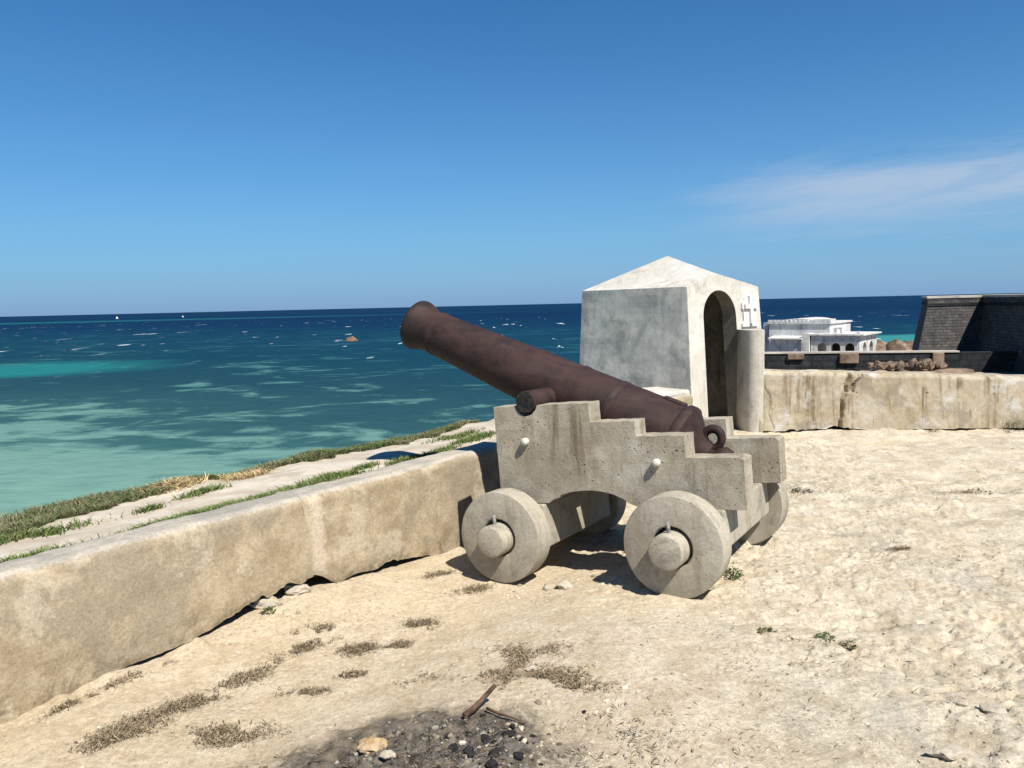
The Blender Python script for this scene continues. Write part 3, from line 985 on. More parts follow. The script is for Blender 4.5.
def cheek_outline(seed, arched=True):
    key = [(0.0, -0.613), (0.0, 0.0), (0.158, 0.0)]
    key += [(0.240 + 0.080 * math.cos(R(a)), 0.014 - 0.080 * math.sin(R(a))) for a in range(172, 4, -12)]
    key += [(0.322, 0.0), (0.676, 0.0), (0.676, -0.117), (0.962, -0.117), (0.962, -0.205), (1.252, -0.205), (1.252, -0.331), (1.550, -0.331), (1.570, -0.345),
            (1.568, -0.616), (0.93, -0.614)]
    if arched:
        key += [(0.895, -0.602), (0.85, -0.573), (0.79, -0.548), (0.72, -0.533), (0.653, -0.527), (0.58, -0.530), (0.50, -0.541), (0.44, -0.558), (0.425, -0.576), (0.38, -0.588), (0.35, -0.612)]
    pts = []
    n = len(key)
    rr = random.Random(seed)
    for i in range(n):
        a, b = np.array(key[i]), np.array(key[(i + 1) % n])
        d = np.linalg.norm(b - a)
        k = max(1, int(d / 0.045))
        nrm = np.array([b[1] - a[1], a[0] - b[0]]) / max(d, 1e-6)
        for j in range(k):
            q = a + (b - a) * j / k
            if j:
                q = q + nrm * rr.uniform(-0.0022, 0.0022)
            pts.append(tuple(q))
    return pts


for y0, sd_ in ((0.0, 5), (CW, 9)):
    v, f = extrude_poly(cheek_outline(sd_, y0 == 0.0), y0, y0 + CT, 'y')  # far cheek's arch left out so its shape blocks light underneath
    c = cpart('cheek', v, f, M_CARR)
    bevel(c, 0.009, 2, 30)
WH = ((0.092, -0.790), (1.205, -0.787))


def ring_y(profile, cx, cz, seg=64, wob=0.004, seed=0):
    """profile (y, r) revolved about a Y axis through (cx, cz)"""
    v, f = lathe(profile, seg, True, wob, seed)
    return [(cx + a, s, cz + b) for s, a, b in v], f


for i, (wx, wz) in enumerate(WH):
    x0, x1 = wx - 0.225, wx + (0.235 if i == 0 else 0.245)
    zb_ = -0.89 if i == 0 else -0.835
    bx = box(x0, x1, -0.035, CW + CT - 0.02, zb_, -0.6165)
    a = cpart('axletree', bx[0], bx[1], M_WHEEL)
    bevel(a, 0.012, 2)
    for side in (0, 1):
        yi, yo = (-0.05, -0.208) if side == 0 else (CW + CT + 0.012, CW + CT + 0.17)
        wx = WH[i][0] + (0.045 if (side == 1 and i == 1) else 0.0)
        sg = -1 if side == 0 else 1
        rim = [(yi, 0.118), (yi, 0.274), (yi + sg * 0.009, 0.282), (yo - sg * 0.010, 0.283), (yo - sg * 0.003, 0.280), (yo, 0.273), (yo, 0.122), (yo - sg * 0.008, 0.114), (yo - sg * 0.10, 0.110)]
        v, f = ring_y(rim, wx, wz, 72, 0.006, 11 + i * 3 + side)
        wl = cpart('wheel', v, f, M_WHEEL, sm=40)
        ya = yo + sg * 0.105
        ofz = -0.004
        arm = [(-0.02 if side == 0 else CW + CT + 0.02, 0.0), (-0.02 if side == 0 else CW + CT + 0.02, 0.098), (ya - sg * 0.014, 0.097), (ya - sg * 0.004, 0.092), (ya, 0.082), (ya, 0.0)]
        v, f = ring_y(arm, wx, wz + ofz, 40, 0.02, 31 + i * 3 + side)
        ao = cpart('axle_arm', v, f, M_WHEEL, a, sm=40)
        # linchpin: a bent iron bar through the end of the axle
        yp = yo + sg * 0.036
        segs = [(yp, 0.06, 0.011), (yp, 0.115, 0.012), (yp + sg * 0.006, 0.135, 0.013), (yp - sg * 0.004, 0.148, 0.010)]
        v, f = [], []
        for (yy, zz, rr) in segs:
            for k in range(8):
                an = 2 * math.pi * k / 8
                v.append((wx + 0.004 + rr * math.cos(an), yy + rr * math.sin(an), wz + zz))
        for q in range(len(segs) - 1):
            for k in range(8):
                f.append((q * 8 + k, q * 8 + (k + 1) % 8, q * 8 + 8 + (k + 1) % 8, q * 8 + 8 + k))
        f.append(tuple(range(len(v) - 8, len(v))))
        cpart('linchpin', v, f, M_IRON, a, sm=60)
for (bx_, bz_) in ((0.222, -0.224), (1.078, -0.358)):
    for y0, sg in ((0.0, -1), (CW + CT, 1)):
        pr = [(y0 - sg * 0.02, 0.0), (y0 - sg * 0.02, 0.021), (y0 + sg * 0.020, 0.025), (y0 + sg * 0.032, 0.022), (y0 + sg * 0.039, 0.012), (y0 + sg * 0.040, 0.0)]
        v, f = ring_y(pr, bx_, bz_, 20, 0.02, 3)
        cpart('bolt', v, f, M_BOLT, sm=50)
b_ = box(0.36, 0.50, CT - 0.01, CW + 0.01, -0.52, -0.36)
bevel(cpart('transom', b_[0], b_[1], M_CARR), 0.01)
b_ = box(0.98, 1.30, CT + 0.16, CW - 0.16, -0.6155, -0.545)
bevel(cpart('quoin', b_[0], b_[1], M_CARR), 0.01)

# ------------------------------------------------------------------ the gun
gun = frame_empty('cannon', label='long rusty brown iron cannon barrel pointing out to sea', category='cannon')
YC = (CW + CT) / 2
AXN = 0.164
ua = np.array([math.cos(R(25)), math.sin(R(25))])
na = np.array([-ua[1], ua[0]])


def gpt(s, a, b):
    """s along the bore towards the muzzle, a = across (away), b = up normal to the bore -> carriage frame"""
    q = ua * s + na * (AXN + b)
    return (-q[0], YC + a, q[1])


def gpart(name, v, f, mat, parent=None, sm=40):
    return cpart(name, [gpt(*p) for p in v], f, mat, parent or gun, sm)


bore_r = 0.075
prof = [(-1.285, 0.0), (-1.285, 0.07), (-1.262, 0.082), (-1.235, 0.092), (-1.20, 0.125), (-1.165, 0.172), (-1.135, 0.210), (-1.118, 0.226), (-1.112, 0.238), (-1.098, 0.243), (-1.066, 0.243), (-1.055, 0.237), (-1.048, 0.229),
        (-1.02, 0.2285), (-0.99, 0.228), (-0.72, 0.2195), (-0.64, 0.217), (-0.635, 0.2205), (-0.60, 0.2205), (-0.595, 0.216), (-0.34, 0.208), (-0.336, 0.212), (-0.31, 0.212), (-0.305, 0.2055),
        (-0.02, 0.196), (-0.016, 0.200), (0.02, 0.200), (0.024, 0.194), (0.30, 0.183), (0.60, 0.170), (0.85, 0.159), (0.868, 0.1585), (0.872, 0.163), (0.895, 0.163), (0.90, 0.157),
        (0.93, 0.155), (0.965, 0.157), (1.0, 0.164), (1.04, 0.178), (1.065, 0.187), (1.085, 0.1905), (1.102, 0.188), (1.112, 0.180), (1.115, 0.165), (1.115, bore_r + 0.004), (1.11, bore_r), (0.2, bore_r), (0.2, 0.0)]
# refine along the length for a pitted casting
pr2 = []
for (a, b) in zip(prof[:-1], prof[1:]):
    k = max(1, int(abs(b[0] - a[0]) / 0.05)) if a[0] < 1.1 else 1
    for j in range(k):
        pr2.append((a[0] + (b[0] - a[0]) * j / k, a[1] + (b[1] - a[1]) * j / k))
pr2.append(prof[-1])
v, f = lathe(pr2, 72, False, 0.004, 91)
barrel = gpart('barrel', v, f, M_RUST, sm=35)
# trunnions, a little below the bore axis
ts, tb = -0.212, -0.040
for sg in (-1, 1):
    v, f = [], []
    prt = [(0.10, 0.070), (YC + 0.004, 0.070), (YC + 0.010, 0.066), (YC + 0.010, 0.0)]
    for k in range(40):
        an = 2 * math.pi * k / 40
        for (yy, rr) in prt:
            v.append((ts + rr * math.cos(an), sg * yy, tb + rr * math.sin(an)))
    for k in range(40):
        for q in range(3):
            j = (k + 1) % 40
            f.append((k * 4 + q, k * 4 + q + 1, j * 4 + q + 1, j * 4 + q))
    tr_ = gpart('trunnion', v, f, M_RUST)
    tr_.data.materials.append(M_CHAR)
    for pg in tr_.data.polygons:
        if len({round(tr_.data.vertices[q].co.y, 4) for q in pg.vertices}) == 1:
            pg.material_index = 1
# vent patch
v, f = box(-1.04, -0.89, -0.032, 0.032, 0.18, 0.240)
v = [(s, a, b - (0.004 if s > -0.95 else 0)) for s, a, b in v]
vp_ = gpart('vent_patch', v, f, M_RUST)
bevel(vp_, 0.006, 2)
# breeching ring above the button
v, f = [], []
nu, nv = 36, 14
for i in range(nu):
    a = 2 * math.pi * i / nu
    for j in range(nv):
        b = 2 * math.pi * j / nv
        rr = 0.055 + 0.025 * math.cos(b)
        v.append((-1.262 + rr * math.cos(a), 0.026 * math.sin(b), 0.105 + rr * math.sin(a) * 1.12))
for i in range(nu):
    for j in range(nv):
        f.append((i * nv + j, ((i + 1) % nu) * nv + j, ((i + 1) % nu) * nv + (j + 1) % nv, i * nv + (j + 1) % nv))
gpart('breeching_ring', v, f, M_RUST, sm=60)
# button
bt = [(-1.28, 0.055), (-1.31, 0.058), (-1.325, 0.078), (-1.36, 0.092), (-1.40, 0.085), (-1.43, 0.055), (-1.44, 0.0)]
v, f = lathe(bt, 32, False)
gpart('button', v, f, M_RUST, sm=50)

# ------------------------------------------------------------------ grass
def blades(name, P, h, lean, width, cols, **props):
    """P (n,3) bases"""
    n = len(P)
    a = RNG.uniform(0, 2 * np.pi, n)
    la = RNG.uniform(0, 2 * np.pi, n)
    hh = h * RNG.uniform(0.45, 1.15, n)
    ln = lean * RNG.uniform(0.2, 1.0, n) * hh
    side = np.stack([np.cos(a), np.sin(a), 0 * a], 1) * (width * RNG.uniform(0.6, 1.3, n))[:, None] * 0.5
    dl = np.stack([np.cos(la) * ln, np.sin(la) * ln, hh], 1)
    mid = P + dl * np.array([0.35, 0.35, 0.6])
    tip = P + dl
    V = np.stack([P - side, P + side, mid + side * 0.75, mid - side * 0.75, tip], 1).reshape(-1, 3)
    b = np.arange(n)[:, None] * 5
    tris = np.concatenate([b + [0, 1, 2], b + [0, 2, 3], b + [3, 2, 4]], 0)
    me = fastmesh(name, V, tris, M_GRASS, smooth=False)
    set_tint(me, np.repeat(cols, 5, 0))
    return obj(name, me, **props)


def grass_cols(n, dry, base=(0.090, 0.118, 0.042), dryc=(0.26, 0.22, 0.135)):
    k = (RNG.uniform(0, 1, n) < dry).astype(float) * RNG.uniform(0.6, 1, n)
    c = np.array(base) * (1 - k)[:, None] + np.array(dryc) * k[:, None]
    return c * RNG.uniform(0.6, 1.35, n)[:, None]


def slope_pts(s, wd):
    p, t, n = path_at(s)
    q = p + n * wd[:, None]
    return np.concatenate([q, slope_z(s, wd)[:, None] - 0.004], 1)


n = 90000
s = RNG.uniform(-1.2, 5.6, n)
inn = np.interp(s, [-1.2, 0.4, 0.95, 1.4, 2.15, 2.7, 3.15, 3.75, 4.3, 4.9, 5.6], [1.38, 1.38, 1.5, 1.68, 1.86, 1.76, 1.68, 1.66, 1.70, 1.78, 1.85])
wd = inn + 0.10 * fbm(s * 5, 0.5, 0, 3, 101) + np.abs(RNG.normal(0, 0.26, n))
dens = fbm(s * 3, wd * 3, 0, 4, 103)
keep = (wd < 2.35) & (RNG.uniform(-0.9, 0.5, n) < dens + 0.25)
s, wd = s[keep], wd[keep]
dry = np.clip(0.16 + 0.5 * fbm(s * 2, wd * 2, 0, 2, 105), 0.05, 0.75)
dry = np.where(s < 1.2, dry + 0.15, dry)
cols = grass_cols(len(s), dry)
blades('grass', slope_pts(s, wd), 0.048, 1.5, 0.0075, cols, kind='stuff', label='straggly green and dry grass along the seaward edge', category='grass')
# patches on the path
patch = [(0.50, 1.18, 0.30, 0.07), (0.15, 0.45, 0.32, 0.09), (-0.3, 0.5, 0.3, 0.1), (0.98, 0.50, 0.18, 0.10), (1.22, 0.56, 0.19, 0.14), (1.50, 0.58, 0.18, 0.15), (1.78, 0.62, 0.2, 0.12), (2.1, 0.70, 0.22, 0.09),
         (2.45, 0.80, 0.22, 0.05), (1.68, 1.34, 0.15, 0.05), (1.25, 1.2, 0.08, 0.03), (3.2, 0.78, 0.22, 0.07), (3.5, 0.82, 0.2, 0.06), (3.72, 0.90, 0.12, 0.06), (4.3, 0.98, 0.25, 0.10), (4.5, 1.35, 0.3, 0.06), (2.85, 0.95, 0.12, 0.04)]
SA, WA = [], []
for (a, b, ra, rb) in patch:
    k = int(52000 * ra * rb) + 80
    SA.append(a + RNG.normal(0, ra * 0.55, k))
    WA.append(b + RNG.normal(0, rb * 0.55, k))
s, wd = np.concatenate(SA), np.concatenate(WA)
keep = wd > 0.33
s, wd = s[keep], wd[keep]
blades('path_grass', slope_pts(s, wd), 0.046, 1.5, 0.008, grass_cols(len(s), 0.15, (0.105, 0.15, 0.04)), kind='stuff', label='small green grass patches on the pale path behind the parapet', category='grass')
for (a, b, lab) in ((1.71, 1.80, 'straw coloured dead grass tuft at the sea edge, the left one'), (2.21, 1.66, 'straw coloured dead grass tuft at the sea edge, the right one')):
    k = 900
    s = a + RNG.normal(0, 0.085, k)
    wd = b + RNG.normal(0, 0.06, k)
    c = np.array((0.50, 0.38, 0.20)) * RNG.uniform(0.55, 1.2, k)[:, None]
    blades('dead_grass_tuft', slope_pts(s, wd), 0.055, 2.2, 0.009, c, label=lab, category='grass tuft', group='dead grass tufts')


# ------------------------------------------------------------------ litter, gravel, stones on the ground
def ground_pts(x, y, dz=0.0):
    return np.stack([x, y, g_full(x, y) + dz], 1)


def litter(name, spots, total, size, cols, **props):
    X, Y = [], []
    tw = sum(q[4] for q in spots)
    for (x, y, rx, ry, wgt, ang) in spots:
        k = int(total * wgt / tw)
        a = RNG.normal(0, rx * 0.5, k)
        b = RNG.normal(0, ry * 0.5, k)
        X.append(x + a * math.cos(ang) - b * math.sin(ang))
        Y.append(y + a * math.sin(ang) + b * math.cos(ang))
    x, y = np.concatenate(X), np.concatenate(Y)
    keep = (x > xwall(y) + 0.03) & (RNG.uniform(-0.5, 0.7, len(x)) < fbm(x * 9, y * 9, 0, 3, 131))
    x, y = x[keep], y[keep]
    n = len(x)
    P = ground_pts(x, y, 0.003)
    a = RNG.uniform(0, np.pi, n)
    ln = size * RNG.uniform(0.4, 1.5, n)
    wdt = ln * RNG.uniform(0.06, 0.22, n)
    d = np.stack([np.cos(a) * ln, np.sin(a) * ln, RNG.normal(0, 0.35, n) * ln], 1) * 0.5
    e = np.stack([-np.sin(a) * wdt, np.cos(a) * wdt, 0 * a], 1) * 0.5
    up_ = np.stack([0 * a, 0 * a, np.abs(d[:, 2]) + 0.002], 1)
    V = np.stack([P - d + up_, P + e + up_ * 1.2, P + d + up_, P - e + up_ * 1.2], 1).reshape(-1, 3)
    b = np.arange(n)[:, None] * 4
    me = fastmesh(name, V, b + [0, 1, 2, 3], M_LITTER, smooth=False)
    c = np.array(cols)[RNG.integers(0, len(cols), n)] * RNG.uniform(0.6, 1.3, n)[:, None]
    set_tint(me, np.repeat(c, 4, 0))
    return obj(name, me, **props)


spots = [(-1.18, 2.95, 0.16, 0.07, 3, 0), (-1.62, 2.98, 0.16, 0.08, 3, 0.8), (-1.45, 3.22, 0.22, 0.07, 3, 0.85), (-1.25, 3.5, 0.2, 0.06, 2, 0.85), (-1.05, 3.8, 0.18, 0.06, 2, 0.8), (-1.05, 3.93, 0.14, 0.07, 3, 0.2),
         (-0.80, 3.72, 0.12, 0.07, 2.2, 0.1), (-0.52, 4.0, 0.08, 0.06, 1.4, 0), (-0.62, 3.75, 0.07, 0.04, 0.8, 0), (-0.75, 3.45, 0.1, 0.03, 0.7, 0.1), (-0.95, 3.3, 0.1, 0.04, 0.7, 0), (-1.2, 2.55, 0.14, 0.05, 2.2, 0),
         (-0.45, 3.3, 0.09, 0.04, 0.6, 0), (0.02, 3.45, 0.2, 0.12, 1.6, 0.2), (0.12, 3.15, 0.22, 0.10, 2, -0.2), (-0.1, 3.3, 0.25, 0.1, 1.2, 0), (0.25, 3.05, 0.12, 0.05, 1, 0), (-0.25, 4.5, 0.15, 0.06, 0.8, 0.5),
         (-0.5, 4.75, 0.15, 0.05, 0.7, 0.7), (0.3, 2.7, 0.3, 0.2, 0.7, 0), (-0.8, 2.6, 0.25, 0.15, 0.8, 0), (2.4, 4.6, 0.6, 0.4, 0.5, 0), (1.4, 3.2, 0.6, 0.4, 0.6, 0), (2.9, 6.2, 0.9, 0.2, 0.7, 0), (2.45, 4.76, 0.08, 0.04, 0.5, 0),
         (3.72, 6.12, 0.3, 0.06, 0.9, 0), (0.2, 2.6, 0.8, 0.3, 0.8, 0), (1.7, 3.2, 1.5, 0.9, 1.3, 0), (2.6, 5.0, 1.6, 1.3, 1.3, 0), (3.5, 7.2, 3.0, 1.2, 0.8, 0),
         (-1.95, 3.28, 0.25, 0.03, 0.9, 0.88), (-1.7, 3.62, 0.25, 0.03, 0.7, 0.88)]
litter('dry_grass_litter', spots, 60000, 0.021, [(0.20, 0.15, 0.09), (0.26, 0.20, 0.125), (0.13, 0.098, 0.06), (0.33, 0.27, 0.175)], kind='stuff', label='brown dead grass litter strewn over the sand', category='litter')
litter('fire_debris', [(-0.46, 2.60, 0.5, 0.25, 3, 0), (-0.15, 2.66, 0.25, 0.2, 2.4, 0)], 14000, 0.009, [(0.02, 0.019, 0.018), (0.05, 0.045, 0.04), (0.24, 0.23, 0.21), (0.09, 0.065, 0.045)], kind='stuff', label='charcoal crumbs and grey ash in the burnt patch', category='ash')

# pebbles: small angular lumps joined into one
ICO_V = np.array([(0, 0, 1), (0.894, 0, 0.447), (0.276, 0.851, 0.447), (-0.724, 0.526, 0.447), (-0.724, -0.526, 0.447), (0.276, -0.851, 0.447),
                  (0.724, 0.526, -0.447), (-0.276, 0.851, -0.447), (-0.894, 0, -0.447), (-0.276, -0.851, -0.447), (0.724, -0.526, -0.447), (0, 0, -1)])
ICO_F = np.array([(0, 1, 2), (0, 2, 3), (0, 3, 4), (0, 4, 5), (0, 5, 1), (1, 6, 2), (2, 7, 3), (3, 8, 4), (4, 9, 5), (5, 10, 1), (2, 6, 7), (3, 7, 8), (4, 8, 9), (5, 9, 10), (1, 10, 6), (6, 11, 7), (7, 11, 8), (8, 11, 9), (9, 11, 10), (10, 11, 6)])


def pebbles(name, x, y, size, cols, **props):
    keep = x > xwall(y) + 0.0
    x, y, size = x[keep], y[keep], size[keep]
    n = len(x)
    P = ground_pts(x, y)
    a = RNG.uniform(0, 2 * np.pi, n)
    sc = RNG.uniform(0.55, 1.2, (n, 1, 3)) * np.array([1.1, 1.0, 0.6])
    jit = RNG.uniform(0.72, 1.2, (n, 12, 1))
    V = ICO_V[None] * jit * sc * size[:, None, None]
    ca, sa = np.cos(a)[:, None], np.sin(a)[:, None]
    V = np.stack([V[..., 0] * ca - V[..., 1] * sa, V[..., 0] * sa + V[..., 1] * ca, V[..., 2]], -1)
    V = V + P[:, None]
    F = (np.arange(n)[:, None, None] * 12 + ICO_F[None]).reshape(-1, 3)
    me = fastmesh(name, V.reshape(-1, 3), F, M_GRAVEL, smooth=False)
    c = np.array(cols)[RNG.integers(0, len(cols), n)] * RNG.uniform(0.75, 1.2, n)[:, None]
    set_tint(me, np.repeat(c, 12, 0))
    return obj(name, me, **props)


k = 26000
px = RNG.uniform(-2.6, 5.5, k)
py = 2.1 + 6.6 * RNG.uniform(0, 1, k) ** 1.5
dens = fbm(px * 1.3, py * 1.3, 0, 4, 141)
kp = RNG.uniform(-0.8, 0.9, k) < dens - 0.1
px, py = px[kp], py[kp]
psz = 0.0022 + 0.0090 * RNG.uniform(0, 1, len(px)) ** 4
ex = np.concatenate([RNG.normal(-1.35, 0.10, 60) , RNG.normal(0.15, 0.3, 170), RNG.normal(1.28, 0.07, 60), RNG.normal(0.15, 0.22, 60)])
ey = np.concatenate([RNG.normal(4.17, 0.10, 60), RNG.normal(2.75, 0.22, 170), RNG.normal(4.55, 0.18, 60), RNG.normal(4.4, 0.08, 60)])
esz = 0.004 + 0.017 * RNG.uniform(0, 1, len(ex)) ** 3
pebbles('gravel', np.concatenate([px, ex]), np.concatenate([py, ey]), np.concatenate([psz, esz]), [(0.44, 0.375, 0.275), (0.38, 0.325, 0.245), (0.48, 0.42, 0.33), (0.28, 0.23, 0.165)], kind='stuff', label='pale grit and pebbles scattered on the sandy terrace', category='gravel')


k = 420
ex = np.concatenate([RNG.normal(-0.42, 0.22, k // 2), RNG.normal(-0.12, 0.12, k // 2)])
ey = np.concatenate([RNG.normal(2.62, 0.12, k // 2), RNG.normal(2.62, 0.12, k // 2)])
pebbles('ember_crumbs', ex, ey, 0.003 + 0.014 * RNG.uniform(0, 1, len(ex)) ** 2.5, [(0.022, 0.021, 0.020), (0.045, 0.040, 0.036), (0.13, 0.12, 0.105), (0.10, 0.07, 0.045), (0.30, 0.27, 0.22)], kind='stuff',
        label='black and grey cinders heaped in the burnt patch', category='cinders')


def rock_mesh(name, seed, sx_, sy_, sz_, mat, sub=2, rough=0.28):
    import bmesh
    bm = bmesh.new()
    bmesh.ops.create_icosphere(bm, subdivisions=sub, radius=1.0)
    co = np.array([v_.co[:] for v_ in bm.verts])
    d = 1 + rough * fbm(co[:, 0] * 1.3 + seed * 7, co[:, 1] * 1.3, co[:, 2] * 1.3 + 5, 4, seed, 0.6)
    # facet: clip by a few random planes
    rg = np.random.default_rng(seed)
    co = co * d[:, None]
    for _ in range(5):
        nrm = rg.normal(0, 1, 3)
        nrm /= np.linalg.norm(nrm)
        e = co @ nrm - rg.uniform(0.62, 0.9)
        co = co - np.outer(np.clip(e, 0, None) * 0.9, nrm)
    co = co * np.array([sx_, sy_, sz_])
    for v_, c_ in zip(bm.verts, co):
        v_.co = c_
    me = bpy.data.meshes.new(name)
    bm.to_mesh(me)
    bm.free()
    me.materials.append(mat)
    return me


def stone(name, x, y, sx_, sy_, sz_, mat, label, seed, cat='stone', group=None, sub=2, z=None, rz=0.0, sink=0.35):
    zz = float(g_full(x, y)) if z is None else z
    o = obj(name, rock_mesh(name, seed, sx_, sy_, sz_, mat, sub, 0.5 if mat is M_CHAR else 0.34), loc=(x, y, zz + sz_ * sink), rotz=rz, label=label, category=cat)
    if group:
        o['group'] = group
    return o


stone('stone', -0.545, 2.69, 0.055, 0.036, 0.028, M_OSTONE, 'ochre stone lying in the burnt patch', 1, sub=3)
stone('stone', -0.47, 2.60, 0.030, 0.022, 0.016, M_STONE, 'small pale stone in the ashes below the ochre stone', 2)
stone('stone', 1.49, 2.525, 0.060, 0.035, 0.022, M_STONE, 'flat pale stone at the bottom right corner of the ground', 3, sub=3)
stone('stone', 1.80, 2.79, 0.055, 0.04, 0.020, M_STONE, 'grey stone half sunk in the crust near the right edge', 4, sub=3)
stone('stone', 1.72, 2.85, 0.030, 0.022, 0.014, M_STONE, 'small stone just left of the half sunk grey stone', 5)
stone('stone', 1.13, 2.87, 0.028, 0.020, 0.013, M_STONE, 'lone small stone on the lower right ground below the weeds', 6)
stone('stone', -0.86, 2.53, 0.07, 0.04, 0.022, M_STONE, 'broad pale stone at the bottom edge left of the burnt patch', 7, sub=3)
stone('stone', 0.28, 4.38, 0.050, 0.035, 0.028, M_STONE, 'pale stone on the ground between the two near wheels', 8)
stone('stone', 0.18, 4.42, 0.028, 0.022, 0.018, M_STONE, 'little stone left of the pale stone between the wheels', 9)
stone('stone', -1.43, 4.18, 0.095, 0.055, 0.045, M_STONE, 'pale rubble lump in the crack under the parapet', 10, sub=3)
stone('stone', -1.27, 4.34, 0.08, 0.05, 0.035, M_STONE, 'second rubble lump in the parapet crack, farther from camera', 12, sub=3)
stone('stone', 2.74, 4.56, 0.055, 0.035, 0.012, M_STONE, 'thin brown chip of stone on the open ground at right', 13)
stone('stone', 0.06, 3.26, 0.028, 0.02, 0.016, M_STONE, 'small dark edged stone above the scorched stick', 14)
cp = [(-0.18, 2.56, .032), (-0.09, 2.62, .036), (-0.13, 2.71, .030), (-0.04, 2.70, .026), (-0.10, 2.50, .035), (-0.24, 2.63, .026), (-0.01, 2.58, .026), (-0.30, 2.52, .022), (-0.03, 2.78, .020), (-0.20, 2.76, .018)]
for i, (x, y, r_) in enumerate(cp):
    stone('charcoal_lump', x, y, r_ * (1.25 if i % 2 else 0.9), r_ * 0.75, r_ * 0.55, M_CHAR, 'black charred lump in the right half of the burnt patch', 40 + i, 'charcoal', 'charred lumps', rz=i)


def gz(x, y):
    return float(g_full(x, y))


def stick(name, pts, r0_, r1_, mat, **props):
    base = Vector(pts[0])
    v, f = [], []
    k = len(pts)
    for i, p in enumerate(pts):
        p = Vector(p)
        a = Vector(pts[max(0, i - 1)])
        b = Vector(pts[min(k - 1, i + 1)])
        q = (b - a).to_track_quat('Z', 'Y').to_matrix()
        rr = r0_ + (r1_ - r0_) * i / (k - 1)
        for j in range(8):
            an = 2 * math.pi * j / 8
            v.append(p + q @ Vector((rr * math.cos(an) * (1 + 0.2 * math.sin(i * 2.1 + j)), rr * math.sin(an), 0)) - base)
    for i in range(k - 1):
        for j in range(8):
            f.append((i * 8 + j, i * 8 + (j + 1) % 8, i * 8 + 8 + (j + 1) % 8, i * 8 + 8 + j))
    f += [tuple(range(7, -1, -1)), tuple(range(len(v) - 8, len(v)))]
    return obj(name, fixn(mesh(name, v, f, mat, True)), loc=base, **props)


g0 = gz(-0.14, 2.93)
stick('burnt_stick', [(-0.215, 2.86, g0 + .012), (-0.18, 2.90, g0 + .022), (-0.15, 2.93, g0 + .04), (-0.115, 2.955, g0 + .065), (-0.095, 2.96, g0 + .085)], 0.013, 0.008, M_CHARWOOD,
      label='thick brown stick with one end raised at the burnt patch', category='stick')
stick('burnt_stick', [(-0.13, 2.90, g0 + .02), (-0.08, 2.86, g0 + .02), (-0.03, 2.84, g0 + .014), (0.02, 2.80, g0 + .012)], 0.006, 0.003, M_CHARWOOD,
      label='thin dark twig lying beside the thick burnt stick', category='stick')

# ------------------------------------------------------------------ weeds
def weed(x, y, r_, h, nl, col, label):
    V, F, C = [], [], []
    for i in range(nl):
        a = random.uniform(0, 2 * math.pi)
        d = r_ * math.sqrt(random.random())
        p = Vector((d * math.cos(a), d * math.sin(a), random.uniform(0.1, 1.0) * h * (1 - 0.5 * d / r_)))
        l = random.uniform(0.010, 0.020)
        b = a + random.uniform(-1, 1)
        t_ = Vector((math.cos(b), math.sin(b), random.uniform(-0.2, 0.6))) * l
        s_ = Vector((-math.sin(b), math.cos(b), random.uniform(-0.3, 0.3))) * l * 0.33
        k = len(V)
        V += [p, p + t_ * 0.5 + s_, p + t_, p + t_ * 0.5 - s_]
        F.append((k, k + 1, k + 2, k + 3))
        C += [tuple(c * random.uniform(0.7, 1.3) for c in col)] * 4
    for i in range(6):                                      # stems
        a = random.uniform(0, 2 * math.pi)
        e = Vector((math.cos(a) * r_ * 0.7, math.sin(a) * r_ * 0.7, h * 0.6))
        s_ = Vector((-math.sin(a), math.cos(a), 0)) * 0.0015
        k = len(V)
        V += [Vector((0, 0, -0.01)) - s_, Vector((0, 0, -0.01)) + s_, e + s_, e - s_]
        F.append((k, k + 1, k + 2, k + 3))
        C += [(0.14, 0.12, 0.05)] * 4
    me = mesh('weed', V, F, M_GRASS)
    set_tint(me, np.array(C))
    return obj('weed', me, loc=(x, y, gz(x, y)), label=label, category='weed')


G1, G2, G3 = (0.055, 0.085, 0.025), (0.07, 0.07, 0.03), (0.035, 0.045, 0.02)
weed(1.235, 4.29, 0.060, 0.060, 230, G1, 'small green weed on the ground right of the near rear wheel')
weed(2.40, 6.30, 0.085, 0.05, 220, G3, 'dark green weed right of the far rear wheel')
weed(2.27, 6.42, 0.04, 0.03, 60, G3, 'tiny dark weed beside the far rear wheel, left of the larger one')
weed(1.205, 3.59, 0.034, 0.022, 70, G2, 'tiny olive weed on open ground below the near rear wheel')
weed(1.44, 3.47, 0.036, 0.026, 80, G1, 'tiny green weed on open ground, lowest on the right')
weed(1.52, 3.40, 0.036, 0.018, 60, G2, 'tiny brownish weed next to the lowest green one')
weed(3.78, 6.13, 0.085, 0.03, 110, G2, 'flat dark weed far out on the ground at right')
weed(5.90, 8.84, 0.15, 0.17, 420, (0.13, 0.12, 0.05), 'dry weed growing at the foot of the terrace wall near the right edge')
weed(4.95, 8.93, 0.07, 0.08, 140, (0.13, 0.12, 0.05), 'smaller dry weed at the foot of the terrace wall')
weed(-1.37, 4.10, 0.028, 0.030, 60, G1, 'small green weed at the mouth of the parapet crack')

# ------------------------------------------------------------------ the fort beyond: bastion, low wall, rubble
def hexa(bot, top, zb_, zt_):
    v = [(x, y, zb_) for x, y in bot] + [(x, y, zt_) for x, y in top]
    n = len(bot)
    f = [tuple(range(n - 1, -1, -1)), tuple(range(n, 2 * n))] + [(i, (i + 1) % n, n + (i + 1) % n, n + i) for i in range(n)]
    return v, f


bast = obj('bastion', None, loc=(23, 41, -2), label='tall dark battered stone bastion at the right edge', category='bastion')
BOF = np.array([23, 41, -2.0])
